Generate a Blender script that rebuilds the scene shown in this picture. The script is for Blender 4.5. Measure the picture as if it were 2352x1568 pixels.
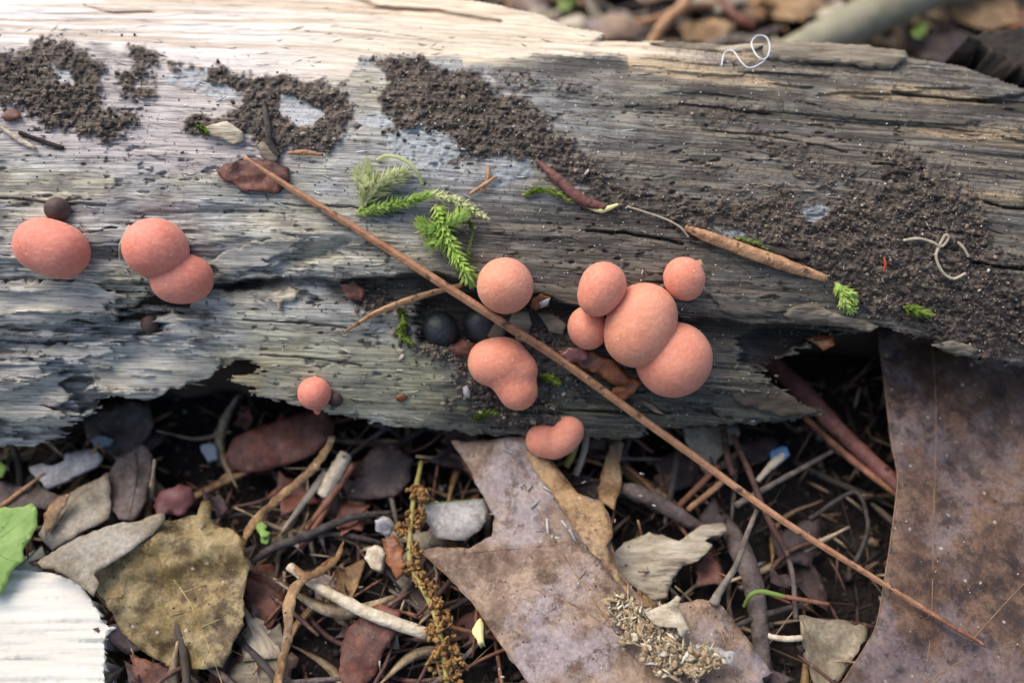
import bpy, math, random
import numpy as np
from mathutils import Vector
from mathutils.geometry import delaunay_2d_cdt

for o in list(bpy.data.objects):
    bpy.data.objects.remove(o)
scene = bpy.context.scene
COLL = scene.collection
rng = np.random.default_rng(7)
random.seed(7)

# ------------------------------------------------------------------ camera
# Plan units: 1 unit = 0.07 mm on the plane of the fruiting bodies (2352 x 1568 units in view).
W0, H0 = 2352.0, 1568.0
S = 0.165 / W0
HF = math.radians(30)
TH = math.tan(HF)
D = 0.165 / 2 / TH
PITCH = math.radians(58)
ZC = 0.0334
FWD = np.array([0, math.cos(PITCH), -math.sin(PITCH)])
UP = np.array([0, math.sin(PITCH), math.cos(PITCH)])
RT = np.array([1.0, 0, 0])
CAM = np.array([0, 0, ZC]) - FWD * D

cam = bpy.data.cameras.new('camera')
cam_o = bpy.data.objects.new('camera', cam)
COLL.objects.link(cam_o)
cam_o.location = CAM
cam_o.rotation_euler = (math.pi / 2 - PITCH, 0, 0)
cam.sensor_width = 36
cam.angle = 2 * HF
cam.clip_start = 0.005
cam.clip_end = 60
cam.dof.use_dof = True
cam.dof.focus_distance = D - 0.002
cam.dof.aperture_fstop = 8.0
scene.camera = cam_o

# ------------------------------------------------------------------ sky, sun, exposure
world = bpy.data.worlds.new('World')
scene.world = world
world.use_nodes = True
wn = world.node_tree.nodes
bg = wn['Background']
sky = wn.new('ShaderNodeTexSky')
sky.sky_type = 'NISHITA'
sky.sun_disc = False
SUN_EL, SUN_AZ = math.radians(56), math.radians(-48)      # azimuth from +Y (away from the camera), negative = left
sky.sun_elevation = SUN_EL
sky.sun_rotation = SUN_AZ
sky.air_density = 1.0
sky.dust_density = 4.0
sky.ozone_density = 0.6
world.node_tree.links.new(sky.outputs[0], bg.inputs[0])
bg.inputs[1].default_value = 0.14
sun = bpy.data.lights.new('sun', 'SUN')
sun.energy = 1.3
sun.angle = math.radians(50)
sun.color = (1.0, 0.97, 0.92)
sun_o = bpy.data.objects.new('sun', sun)
COLL.objects.link(sun_o)
sd = Vector((math.sin(SUN_AZ) * math.cos(SUN_EL), math.cos(SUN_AZ) * math.cos(SUN_EL), math.sin(SUN_EL)))
sun_o.rotation_euler = sd.to_track_quat('Z', 'Y').to_euler()
sun_o.location = sd * 2
scene.render.engine = 'CYCLES'
scene.view_settings.view_transform = 'Standard'
scene.view_settings.look = 'None'
scene.view_settings.exposure = 0.72
scene.view_settings.gamma = 1
scene.view_settings.use_curve_mapping = False

# ------------------------------------------------------------------ helpers
def dirs(px, py):
    px = np.asarray(px, float); py = np.asarray(py, float)
    rx = (px - W0 / 2) / (W0 / 2) * TH
    ry = (H0 / 2 - py) / (W0 / 2) * TH
    return FWD + rx[..., None] * RT + ry[..., None] * UP

def P(px, py, h):
    """plan unit and height over the plane of the fruiting bodies -> world point"""
    return CAM + (D - np.asarray(h, float))[..., None] * dirs(px, py)

def G(px, py, z):
    """plan unit -> world point at height z over the ground"""
    d = dirs(px, py)
    t = (CAM[2] - np.asarray(z, float)) / (-d[..., 2])
    return CAM + t[..., None] * d

def ground_h(px, py, z):
    d = dirs(px, py)
    return D - (CAM[2] - np.asarray(z, float)) / (-d[..., 2])

TAB = rng.random((512, 512))
def vnoise(x, y, seed=0):
    x = np.asarray(x, float) + 37.13 * seed; y = np.asarray(y, float) + 91.7 * seed
    xi = np.floor(x).astype(int); yi = np.floor(y).astype(int)
    fx = x - xi; fy = y - yi
    fx = fx * fx * (3 - 2 * fx); fy = fy * fy * (3 - 2 * fy)
    a = TAB[xi & 511, yi & 511]; b = TAB[(xi + 1) & 511, yi & 511]
    c = TAB[xi & 511, (yi + 1) & 511]; d = TAB[(xi + 1) & 511, (yi + 1) & 511]
    return (a * (1 - fx) + b * fx) * (1 - fy) + (c * (1 - fx) + d * fx) * fy

def fbm(x, y, seed=0, o=4, g=0.5):
    s = 0; a = 1; t = 0
    for i in range(o):
        s = s + a * vnoise(np.asarray(x) * 2 ** i, np.asarray(y) * 2 ** i, seed + i * 3)
        t += a; a *= g
    return s / t

def smooth(a, b, x):
    t = np.clip((x - a) / (b - a), 0, 1)
    return t * t * (3 - 2 * t)

def sdf(poly, x, y):
    """signed distance, positive inside"""
    p = np.array(poly, float); q = np.roll(p, -1, 0)
    d = np.full(x.shape, 1e9); ins = np.zeros(x.shape, bool)
    for (ax, ay), (bx, by) in zip(p, q):
        ex, ey = bx - ax, by - ay
        wx, wy = x - ax, y - ay
        t = np.clip((wx * ex + wy * ey) / (ex * ex + ey * ey + 1e-9), 0, 1)
        d = np.minimum(d, (wx - ex * t) ** 2 + (wy - ey * t) ** 2)
        if abs(ey) > 1e-9:
            c = ((ay > y) != (by > y)) & (x < ex * (y - ay) / ey + ax)
            ins ^= c
    d = np.sqrt(d)
    return np.where(ins, d, -d)

def linedist(pts, x, y):
    d = np.full(x.shape, 1e9)
    for (ax, ay), (bx, by) in zip(pts[:-1], pts[1:]):
        ex, ey = bx - ax, by - ay
        t = np.clip(((x - ax) * ex + (y - ay) * ey) / (ex * ex + ey * ey + 1e-9), 0, 1)
        d = np.minimum(d, (x - ax - ex * t) ** 2 + (y - ay - ey * t) ** 2)
    return np.sqrt(d)

def lin(c):
    c = np.asarray(c, float) / 255.0
    return np.where(c <= 0.04045, c / 12.92, ((c + 0.055) / 1.055) ** 2.4)

def link(o, parent=None):
    COLL.objects.link(o)
    if parent is not None:
        o.parent = parent
    return o

def tag(o, label=None, cat=None, group=None, kind=None):
    if label: o['label'] = label
    if cat: o['category'] = cat
    if group: o['group'] = group
    if kind: o['kind'] = kind
    return o

def empty(name, loc, label, cat, group=None):
    o = bpy.data.objects.new(name, None)
    o.location = Vector([float(v) for v in loc])
    o.empty_display_size = 0.005
    link(o)
    return tag(o, label, cat, group)

def mesh_obj(name, V, F, mat, parent=None, origin=None, col=None, shade=True):
    """V (n,3) array, F list of int arrays (n,3) or (n,4)"""
    V = np.asarray(V, float)
    if origin is None and parent is None:
        origin = np.array([V[:, 0].mean(), V[:, 1].mean(), V[:, 2].min()])
    if origin is None:
        origin = np.array(parent_world(parent))
    loc = origin if parent is None else np.zeros(3)
    V = V - origin
    me = bpy.data.meshes.new(name)
    if isinstance(F, np.ndarray):
        F = [F]
    F = [np.asarray(f, np.int32) for f in F if len(f)]
    me.vertices.add(len(V)); me.vertices.foreach_set('co', V.astype(np.float32).ravel())
    nl = sum(f.size for f in F); npoly = sum(len(f) for f in F)
    me.loops.add(nl); me.polygons.add(npoly)
    me.loops.foreach_set('vertex_index', np.concatenate([f.ravel() for f in F]))
    tot = np.concatenate([np.full(len(f), f.shape[1], np.int32) for f in F])
    st = np.concatenate([[0], np.cumsum(tot)[:-1]]).astype(np.int32)
    me.polygons.foreach_set('loop_start', st)
    me.polygons.foreach_set('loop_total', tot)
    if shade:
        me.polygons.foreach_set('use_smooth', np.ones(npoly, bool))
    if col is not None:
        at = me.color_attributes.new('Col', 'FLOAT_COLOR', 'POINT')
        c4 = np.ones((len(V), 4), np.float32); c4[:, :np.asarray(col).shape[1]] = col
        at.data.foreach_set('color', c4.ravel())
    me.update(calc_edges=True); me.validate()
    me.materials.append(mat)
    o = bpy.data.objects.new(name, me)
    o.location = Vector([float(v) for v in loc])
    return link(o, parent)

def parent_world(p):
    l = Vector(p.location)
    while p.parent is not None:
        p = p.parent
        l = l + p.location
    return l

# ------------------------------------------------------------------ materials
def new_mat(name):
    m = bpy.data.materials.new(name); m.use_nodes = True
    nt = m.node_tree
    return m, nt, nt.nodes['Principled BSDF']

def node(nt, t, **k):
    n = nt.nodes.new(t)
    for a, b in k.items():
        setattr(n, a, b)
    return n

def noise_mat(name, c1, c2, scale=300, rough=0.8, bump=0.3, bscale=None, c3=None, s3=900, t3=0.62, stretch=(1, 1, 1),
              rand=0.0, sss=0.0, spec=0.3, detail=6, dist=0.0006, trans=0.0):
    m, nt, b = new_mat(name)
    L = nt.links.new
    tc = node(nt, 'ShaderNodeTexCoord'); mp = node(nt, 'ShaderNodeMapping')
    mp.inputs['Scale'].default_value = stretch
    L(tc.outputs['Object'], mp.inputs[0])
    oi = node(nt, 'ShaderNodeObjectInfo')
    n1 = node(nt, 'ShaderNodeTexNoise'); n1.noise_dimensions = '4D'
    n1.inputs['Scale'].default_value = scale; n1.inputs['Detail'].default_value = detail
    n1.inputs['Roughness'].default_value = 0.62
    mw = node(nt, 'ShaderNodeMath', operation='MULTIPLY'); mw.inputs[1].default_value = 50
    L(oi.outputs['Random'], mw.inputs[0]); L(mw.outputs[0], n1.inputs['W'])
    L(mp.outputs[0], n1.inputs['Vector'])
    r = node(nt, 'ShaderNodeValToRGB')
    r.color_ramp.elements[0].position = 0.34; r.color_ramp.elements[1].position = 0.66
    r.color_ramp.elements[0].color = (*lin(c1), 1); r.color_ramp.elements[1].color = (*lin(c2), 1)
    L(n1.outputs['Fac'], r.inputs[0])
    out = r.outputs[0]
    if c3 is not None:
        n3 = node(nt, 'ShaderNodeTexNoise'); n3.inputs['Scale'].default_value = s3; n3.inputs['Detail'].default_value = 3
        L(mp.outputs[0], n3.inputs['Vector'])
        r3 = node(nt, 'ShaderNodeValToRGB')
        r3.color_ramp.elements[0].position = t3; r3.color_ramp.elements[1].position = t3 + 0.06
        L(n3.outputs['Fac'], r3.inputs[0])
        mx = node(nt, 'ShaderNodeMix', data_type='RGBA')
        L(r3.outputs[0], mx.inputs[0]); L(out, mx.inputs[6]); mx.inputs[7].default_value = (*lin(c3), 1)
        out = mx.outputs[2]
    if rand > 0:
        hs = node(nt, 'ShaderNodeHueSaturation')
        mr = node(nt, 'ShaderNodeMapRange'); mr.inputs[3].default_value = 1 - rand; mr.inputs[4].default_value = 1 + rand
        L(oi.outputs['Random'], mr.inputs[0]); L(mr.outputs[0], hs.inputs['Value']); L(out, hs.inputs['Color'])
        out = hs.outputs[0]
    L(out, b.inputs['Base Color'])
    b.inputs['Roughness'].default_value = rough
    b.inputs['Specular IOR Level'].default_value = spec
    if sss:
        b.inputs['Subsurface Weight'].default_value = sss
        b.inputs['Subsurface Radius'].default_value = (1, .45, .3)
        b.inputs['Subsurface Scale'].default_value = 0.0015
    if bump:
        nb = node(nt, 'ShaderNodeTexNoise'); nb.inputs['Scale'].default_value = bscale or scale * 4; nb.inputs['Detail'].default_value = 5
        L(mp.outputs[0], nb.inputs['Vector'])
        bp = node(nt, 'ShaderNodeBump'); bp.inputs['Strength'].default_value = bump; bp.inputs['Distance'].default_value = dist
        L(nb.outputs['Fac'], bp.inputs['Height']); L(bp.outputs[0], b.inputs['Normal'])
    if trans:
        tr = node(nt, 'ShaderNodeBsdfTranslucent'); L(out, tr.inputs[0])
        ms = node(nt, 'ShaderNodeMixShader'); ms.inputs[0].default_value = trans
        L(b.outputs[0], ms.inputs[1]); L(tr.outputs[0], ms.inputs[2])
        L(ms.outputs[0], nt.nodes['Material Output'].inputs[0])
    return m

def attr_mat(name, rough=0.85, bump=0.35, scale=2500, stretch=(1, 1, 1), var=0.25, spec=0.3, dist=0.0004, coord=None):
    m, nt, b = new_mat(name); L = nt.links.new
    a = node(nt, 'ShaderNodeVertexColor'); a.layer_name = 'Col'
    tc = node(nt, 'ShaderNodeTexCoord'); mp = node(nt, 'ShaderNodeMapping'); mp.inputs['Scale'].default_value = stretch
    if coord:
        ca = node(nt, 'ShaderNodeAttribute', attribute_name=coord)
        L(ca.outputs['Vector'], mp.inputs[0])
    else:
        L(tc.outputs['Object'], mp.inputs[0])
    n = node(nt, 'ShaderNodeTexNoise'); n.inputs['Scale'].default_value = scale; n.inputs['Detail'].default_value = 6
    n.inputs['Roughness'].default_value = 0.7
    L(mp.outputs[0], n.inputs['Vector'])
    mr = node(nt, 'ShaderNodeMapRange'); mr.inputs[1].default_value = 0.3; mr.inputs[2].default_value = 0.7
    mr.inputs[3].default_value = 1 - var; mr.inputs[4].default_value = 1 + var
    L(n.outputs['Fac'], mr.inputs[0])
    mx = node(nt, 'ShaderNodeVectorMath', operation='SCALE')
    L(a.outputs['Color'], mx.inputs[0]); L(mr.outputs[0], mx.inputs['Scale'])
    hgt = n.outputs['Fac']; outc = mx.outputs[0]
    if coord:
        # hairline checks along the grain
        for sc_, st_, wd, dk in ((1500, (0.035, 1.0, 1.0), .032, .55), (3400, (0.03, 1.0, 1.0), .055, .68), (520, (.06, 1.0, 1.0), .014, .45)):
            mp2 = node(nt, 'ShaderNodeMapping'); mp2.inputs['Scale'].default_value = st_; L(ca.outputs['Vector'], mp2.inputs[0])
            n2 = node(nt, 'ShaderNodeTexNoise'); n2.inputs['Scale'].default_value = sc_; n2.inputs['Detail'].default_value = 4; L(mp2.outputs[0], n2.inputs['Vector'])
            s1 = node(nt, 'ShaderNodeMath', operation='SUBTRACT'); s1.inputs[1].default_value = .5; L(n2.outputs['Fac'], s1.inputs[0])
            s2 = node(nt, 'ShaderNodeMath', operation='ABSOLUTE'); L(s1.outputs[0], s2.inputs[0])
            s3 = node(nt, 'ShaderNodeMapRange'); s3.interpolation_type = 'SMOOTHSTEP'; s3.inputs[2].default_value = wd; s3.inputs[3].default_value = dk; L(s2.outputs[0], s3.inputs[0])
            iv = node(nt, 'ShaderNodeMapRange'); iv.inputs[3].default_value = 1.0; iv.inputs[4].default_value = dk; L(a.outputs['Alpha'], iv.inputs[0]); L(iv.outputs[0], s3.inputs[3])
            m2 = node(nt, 'ShaderNodeVectorMath', operation='SCALE'); L(outc, m2.inputs[0]); L(s3.outputs[0], m2.inputs['Scale']); outc = m2.outputs[0]
            m3 = node(nt, 'ShaderNodeMath', operation='MULTIPLY'); L(hgt, m3.inputs[0]); L(s3.outputs[0], m3.inputs[1]); hgt = m3.outputs[0]
    L(outc, b.inputs['Base Color'])
    b.inputs['Roughness'].default_value = rough; b.inputs['Specular IOR Level'].default_value = spec
    bp = node(nt, 'ShaderNodeBump'); bp.inputs['Strength'].default_value = bump; bp.inputs['Distance'].default_value = dist
    L(hgt, bp.inputs['Height']); L(bp.outputs[0], b.inputs['Normal'])
    return m

M = {}
M['wood'] = attr_mat('weathered_wood', scale=2800, stretch=(0.045, 1.0, 1.0), var=0.32, bump=0.7, rough=0.86, dist=0.0002, coord='grain')
M['crumb'] = attr_mat('soil_crumbs', scale=3000, var=0.3, bump=0.3, rough=0.8, spec=0.4)
M['core'] = noise_mat('rotten_heartwood', (38, 30, 25), (74, 62, 52), 90, 0.95, 0.8, 300, stretch=(0.2, 1, 1))
M['soil'] = noise_mat('forest_soil', (20, 17, 16), (48, 41, 38), 160, 0.95, 1.0, 700, c3=(84, 70, 62), s3=500, t3=0.66, dist=0.002)

def slime_mat(name, c1, c2, spots=(120, 50, 45)):
    m, nt, b = new_mat(name); L = nt.links.new
    tc = node(nt, 'ShaderNodeTexCoord'); oi = node(nt, 'ShaderNodeObjectInfo')
    n = node(nt, 'ShaderNodeTexNoise'); n.noise_dimensions = '4D'; n.inputs['Scale'].default_value = 170; n.inputs['Detail'].default_value = 4
    mw = node(nt, 'ShaderNodeMath', operation='MULTIPLY'); mw.inputs[1].default_value = 30
    L(oi.outputs['Random'], mw.inputs[0]); L(mw.outputs[0], n.inputs['W'])
    L(tc.outputs['Object'], n.inputs['Vector'])
    r = node(nt, 'ShaderNodeValToRGB'); r.color_ramp.elements[0].position = 0.35; r.color_ramp.elements[1].position = 0.68
    r.color_ramp.elements[0].color = (*lin(c1), 1); r.color_ramp.elements[1].color = (*lin(c2), 1)
    L(n.outputs['Fac'], r.inputs[0])
    out = r.outputs[0]
    # fine pale granules
    v = node(nt, 'ShaderNodeTexVoronoi'); v.inputs['Scale'].default_value = 2600
    L(tc.outputs['Object'], v.inputs['Vector'])
    n2 = node(nt, 'ShaderNodeTexNoise'); n2.inputs['Scale'].default_value = 1400; n2.inputs['Detail'].default_value = 3
    L(tc.outputs['Object'], n2.inputs['Vector'])
    r2 = node(nt, 'ShaderNodeValToRGB'); r2.color_ramp.elements[0].position = 0.40; r2.color_ramp.elements[1].position = 0.72
    L(n2.outputs['Fac'], r2.inputs[0])
    mx = node(nt, 'ShaderNodeMix', data_type='RGBA')
    mf = node(nt, 'ShaderNodeMath', operation='MULTIPLY'); mf.inputs[1].default_value = 0.28
    L(r2.outputs[0], mf.inputs[0]); L(mf.outputs[0], mx.inputs[0])
    L(out, mx.inputs[6]); mx.inputs[7].default_value = (*lin((250, 178, 150)), 1)
    out = mx.outputs[2]
    # sparse specks
    v2 = node(nt, 'ShaderNodeTexVoronoi'); v2.inputs['Scale'].default_value = 620
    L(tc.outputs['Object'], v2.inputs['Vector'])
    r3 = node(nt, 'ShaderNodeValToRGB'); r3.color_ramp.elements[0].position = 0.05; r3.color_ramp.elements[1].position = 0.11
    r3.color_ramp.elements[0].color = (1, 1, 1, 1); r3.color_ramp.elements[1].color = (0, 0, 0, 1)
    L(v2.outputs['Distance'], r3.inputs[0])
    sep = node(nt, 'ShaderNodeSeparateColor'); L(v2.outputs['Color'], sep.inputs[0])
    ramp = node(nt, 'ShaderNodeValToRGB'); ramp.color_ramp.interpolation = 'CONSTANT'
    ramp.color_ramp.elements[0].color = (*lin(spots), 1); ramp.color_ramp.elements[1].position = 0.3
    ramp.color_ramp.elements[1].color = (*lin((255, 214, 190)), 1)
    L(sep.outputs[0], ramp.inputs[0])
    mx2 = node(nt, 'ShaderNodeMix', data_type='RGBA')
    gt = node(nt, 'ShaderNodeMath', operation='GREATER_THAN'); gt.inputs[1].default_value = 0.55
    L(sep.outputs[1], gt.inputs[0])
    mm = node(nt, 'ShaderNodeMath', operation='MULTIPLY'); L(gt.outputs[0], mm.inputs[0]); L(r3.outputs[0], mm.inputs[1])
    mm2 = node(nt, 'ShaderNodeMath', operation='MULTIPLY'); L(mm.outputs[0], mm2.inputs[0]); mm2.inputs[1].default_value = 0.7
    L(mm2.outputs[0], mx2.inputs[0]); L(out, mx2.inputs[6]); L(ramp.outputs[0], mx2.inputs[7])
    L(mx2.outputs[2], b.inputs['Base Color'])
    b.inputs['Roughness'].default_value = 0.62
    b.inputs['Specular IOR Level'].default_value = 0.28
    b.inputs['Subsurface Weight'].default_value = 0.2
    b.inputs['Subsurface Radius'].default_value = (1, .4, .28)
    b.inputs['Subsurface Scale'].default_value = 0.0011
    b.inputs['Sheen Weight'].default_value = 0.12
    bp = node(nt, 'ShaderNodeBump'); bp.inputs['Strength'].default_value = 0.24; bp.inputs['Distance'].default_value = 0.00016
    ad = node(nt, 'ShaderNodeMath', operation='SUBTRACT'); L(n2.outputs['Fac'], ad.inputs[0]); L(v.outputs['Distance'], ad.inputs[1])
    L(ad.outputs[0], bp.inputs['Height']); L(bp.outputs[0], b.inputs['Normal'])
    return m

M['slime'] = slime_mat('coral_slime_mould', (206, 126, 99), (219, 146, 119))
M['slime_pink'] = slime_mat('pink_slime_mould', (206, 118, 98), (218, 138, 117))
M['slime_orange'] = slime_mat('orange_slime_mould', (204, 131, 101), (216, 149, 120))
M['slime_black'] = noise_mat('ripe_black_skin', (20, 24, 27), (38, 44, 48), 500, 0.5, 0.25, 1500, spec=0.4)
M['slime_brown'] = noise_mat('ripe_brown_skin', (62, 48, 44), (92, 74, 68), 500, 0.6, 0.3, 1500)
M['needle'] = noise_mat('dry_pine_needle', (140, 98, 70), (176, 132, 100), 420, 0.55, 0.35, 1600, c3=(84, 66, 56), s3=520, t3=0.62, stretch=(1, 1, 1))
M['needle_red'] = noise_mat('red_pine_needle', (100, 66, 50), (150, 102, 78), 500, 0.6, 0.5, 1800, c3=(70, 50, 44), s3=420, t3=.6)
M['needle_tan'] = noise_mat('tan_needle', (140, 102, 72), (196, 152, 112), 600, 0.6, 0.6, 1800, c3=(100, 74, 56), s3=500, t3=.6)
M['needle_dark'] = noise_mat('dark_red_needle', (66, 46, 41), (104, 74, 64), 500, 0.6, 0.5, 1800, c3=(120, 100, 88), s3=500, t3=.64)
def leaf_mat(name, c1, c2, dark, film, filmw=0.45, rough=0.55, trans=0.12, spots=0.62, speck=True):
    m, nt, b = new_mat(name); L = nt.links.new
    tc = node(nt, 'ShaderNodeTexCoord'); oi = node(nt, 'ShaderNodeObjectInfo')
    mw = node(nt, 'ShaderNodeMath', operation='MULTIPLY'); mw.inputs[1].default_value = 40; L(oi.outputs['Random'], mw.inputs[0])
    def nz(scale, det=5, rg=.6, off=0.0):
        n = node(nt, 'ShaderNodeTexNoise'); n.noise_dimensions = '4D'
        n.inputs['Scale'].default_value = scale; n.inputs['Detail'].default_value = det; n.inputs['Roughness'].default_value = rg
        ad = node(nt, 'ShaderNodeMath', operation='ADD'); ad.inputs[1].default_value = off; L(mw.outputs[0], ad.inputs[0]); L(ad.outputs[0], n.inputs['W'])
        L(tc.outputs['Object'], n.inputs['Vector']); return n.outputs['Fac']
    def ramp(f, lo, hi, top=1.0):
        r = node(nt, 'ShaderNodeMapRange'); r.interpolation_type = 'SMOOTHSTEP'
        r.inputs[1].default_value = lo; r.inputs[2].default_value = hi; r.inputs[4].default_value = top; L(f, r.inputs[0]); return r.outputs[0]
    def mix(f, a, col):
        x = node(nt, 'ShaderNodeMix', data_type='RGBA'); L(f, x.inputs[0])
        if isinstance(a, tuple): x.inputs[6].default_value = a
        else: L(a, x.inputs[6])
        x.inputs[7].default_value = (*lin(col), 1); return x.outputs[2]
    out = mix(ramp(nz(170, 8, .72), .43, .58), (*lin(c1), 1), c2)
    out = mix(ramp(nz(80, 6, .66, 7.), .47, .60, filmw), out, film)
    out = mix(ramp(nz(300, 8, .75, 3.), spots - .09, spots + .03, .8), out, dark)
    out = mix(ramp(nz(110, 6, .7, 13.), .57, .66, .65), out, dark)
    if speck:
        v = node(nt, 'ShaderNodeTexVoronoi'); v.inputs['Scale'].default_value = 420; L(tc.outputs['Object'], v.inputs['Vector'])
        sc_ = node(nt, 'ShaderNodeSeparateColor'); L(v.outputs['Color'], sc_.inputs[0])
        a_ = ramp(v.outputs['Distance'], .16, .07, .75); g_ = ramp(sc_.outputs[0], .72, .75)
        mm = node(nt, 'ShaderNodeMath', operation='MULTIPLY'); L(a_, mm.inputs[0]); L(g_, mm.inputs[1])
        out = mix(mm.outputs[0], out, (190, 178, 160))
    fn = nz(1500, 5, .7, 5.)
    mr = node(nt, 'ShaderNodeMapRange'); mr.inputs[1].default_value = .3; mr.inputs[2].default_value = .7; mr.inputs[3].default_value = .62; mr.inputs[4].default_value = 1.38
    L(fn, mr.inputs[0])
    sc2 = node(nt, 'ShaderNodeVectorMath', operation='SCALE'); L(out, sc2.inputs[0]); L(mr.outputs[0], sc2.inputs['Scale']); out = sc2.outputs[0]
    L(out, b.inputs['Base Color']); b.inputs['Roughness'].default_value = rough; b.inputs['Specular IOR Level'].default_value = .4
    ve = node(nt, 'ShaderNodeTexVoronoi', feature='DISTANCE_TO_EDGE'); ve.inputs['Scale'].default_value = 1500; L(tc.outputs['Object'], ve.inputs['Vector'])
    e = ramp(ve.outputs['Distance'], 0, .12, .25)
    ad = node(nt, 'ShaderNodeMath', operation='SUBTRACT'); L(fn, ad.inputs[0]); L(e, ad.inputs[1])
    bp = node(nt, 'ShaderNodeBump'); bp.inputs['Strength'].default_value = .45; bp.inputs['Distance'].default_value = .00022
    L(ad.outputs[0], bp.inputs['Height']); L(bp.outputs[0], b.inputs['Normal'])
    tr = node(nt, 'ShaderNodeBsdfTranslucent'); L(out, tr.inputs[0])
    ms = node(nt, 'ShaderNodeMixShader'); ms.inputs[0].default_value = trans
    L(b.outputs[0], ms.inputs[1]); L(tr.outputs[0], ms.inputs[2]); L(ms.outputs[0], nt.nodes['Material Output'].inputs[0])
    return m
M['leaf_brown'] = leaf_mat('brown_leaf', (78, 58, 46), (114, 88, 70), (50, 41, 39), (122, 108, 108), .65, spots=.58)
M['leaf_grey'] = leaf_mat('grey_brown_leaf', (122, 98, 80), (160, 136, 114), (84, 62, 48), (164, 152, 154), .7, spots=.60)
M['leaf_olive'] = leaf_mat('olive_leaf', (100, 82, 42), (150, 128, 82), (70, 52, 34), (164, 148, 110), .6, spots=.57)
M['leaf_under'] = leaf_mat('pale_leaf_underside', (134, 122, 100), (162, 150, 128), (120, 88, 62), (166, 160, 150), .5, spots=.68)
M['rib_brown'] = noise_mat('brown_leaf_rib', (112, 88, 70), (140, 114, 92), 500, .6, .3, 1500)
M['rib_olive'] = noise_mat('olive_leaf_rib', (140, 118, 74), (164, 142, 98), 500, .6, .3, 1500)
M['straw'] = leaf_mat('pale_straw', (140, 118, 88), (184, 162, 128), (98, 78, 58), (160, 148, 130), .5, trans=.1)
M['leaf_tan'] = leaf_mat('tan_leaf', (128, 96, 62), (172, 138, 96), (84, 62, 44), (160, 140, 116), .4)
M['leaf_dark'] = leaf_mat('dark_purple_leaf', (54, 42, 40), (84, 66, 62), (36, 30, 30), (96, 84, 84), .4)
M['bark_red'] = leaf_mat('red_bark_scale', (80, 46, 36), (120, 72, 56), (50, 34, 30), (104, 78, 70), .4, speck=False, trans=0.0)
M['pale'] = leaf_mat('pale_fragment', (148, 144, 140), (190, 185, 180), (120, 112, 106), (184, 180, 184), .4, spots=.68, speck=False)
M['bark_dark'] = noise_mat('dark_bark', (34, 30, 27), (66, 58, 50), 200, 0.9, 0.9, 700, stretch=(0.4, 1, 1))
M['pale_wood'] = noise_mat('pale_wood_chip', (122, 108, 86), (202, 190, 168), 520, 0.85, 0.9, 1500, stretch=(0.22, 1, 1), c3=(96, 82, 64), s3=300, t3=.64)
M['chip_grey'] = noise_mat('grey_wood_chip', (78, 71, 62), (150, 138, 118), 520, 0.85, 0.9, 1500, stretch=(0.2, 1, 1), c3=(58, 53, 48), s3=420, t3=.62)
M['chip_dark'] = noise_mat('dark_wood_chip', (52, 46, 40), (92, 82, 70), 300, 0.85, 0.6, 1000, stretch=(0.3, 1, 1))
M['white_wood'] = noise_mat('bleached_wood', (196, 192, 180), (226, 222, 210), 120, 0.85, 0.6, 700, stretch=(0.12, 1, 1), c3=(140, 136, 128), s3=260, t3=0.66)
M['twig_white'] = noise_mat('bleached_twig', (166, 148, 120), (214, 202, 180), 500, 0.75, 0.6, 1400, c3=(110, 94, 76), s3=420, t3=.63)
M['twig_grey'] = noise_mat('grey_twig', (78, 70, 64), (136, 124, 112), 600, 0.8, 0.5, 900)
M['twig_dark'] = noise_mat('dark_twig', (42, 38, 36), (84, 76, 72), 600, 0.85, 0.5, 900)
M['twig_red'] = noise_mat('red_twig', (88, 54, 49), (132, 88, 79), 350, 0.6, 0.5, 1400, c3=(62, 44, 42), s3=400, t3=.62)
M['branch'] = noise_mat('grey_green_branch', (120, 116, 96), (158, 152, 128), 60, 0.85, 0.6, 300, c3=(112, 112, 90), s3=90)
M['root'] = noise_mat('grey_brown_root', (66, 57, 54), (120, 106, 99), 420, 0.75, 0.7, 1200)
M['moss'] = noise_mat('bright_moss', (164, 194, 88), (210, 228, 144), 400, 0.55, 0, rand=0.0, trans=0.5)
M['moss_pale'] = noise_mat('pale_moss', (198, 204, 146), (228, 230, 188), 400, 0.6, 0, trans=0.5)
M['moss_dark'] = noise_mat('dark_moss', (88, 112, 34), (132, 152, 62), 400, 0.6, 0, trans=0.3)
M['moss_stem'] = noise_mat('moss_stem', (126, 118, 62), (164, 154, 92), 600, 0.6, 0.2, 1500)
M['green_leaf'] = noise_mat('green_leaf', (116, 152, 70), (158, 188, 106), 200, 0.45, 0.3, 500, c3=(176, 204, 140), s3=600, t3=0.68, trans=0.25)
M['green_blade'] = noise_mat('green_blade', (104, 130, 58), (142, 164, 84), 120, 0.5, 0.2, 500, trans=0.25)
M['fibre'] = noise_mat('white_fibre', (214, 216, 222), (236, 238, 242), 400, 0.5, 0)
M['root_pale'] = noise_mat('pale_rootlet', (150, 138, 118), (186, 172, 150), 500, 0.7, 0.3, 1500)
M['red_fibre'] = noise_mat('red_fibre', (176, 66, 34), (200, 84, 46), 500, 0.6, 0)
M['gold'] = noise_mat('golden_catkin', (112, 80, 44), (166, 126, 76), 500, 0.75, 0.5, 1500)
M['husk'] = noise_mat('amber_husk', (96, 52, 28), (160, 100, 58), 300, 0.35, 0.4, 900, spec=0.5, trans=0.2)
M['husk_purple'] = noise_mat('purple_husk', (92, 52, 48), (136, 86, 78), 300, 0.3, 0.3, 900, spec=0.5)
M['yellow'] = noise_mat('yellow_bit', (206, 196, 128), (226, 220, 164), 400, 0.5, 0.2, 900)
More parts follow.
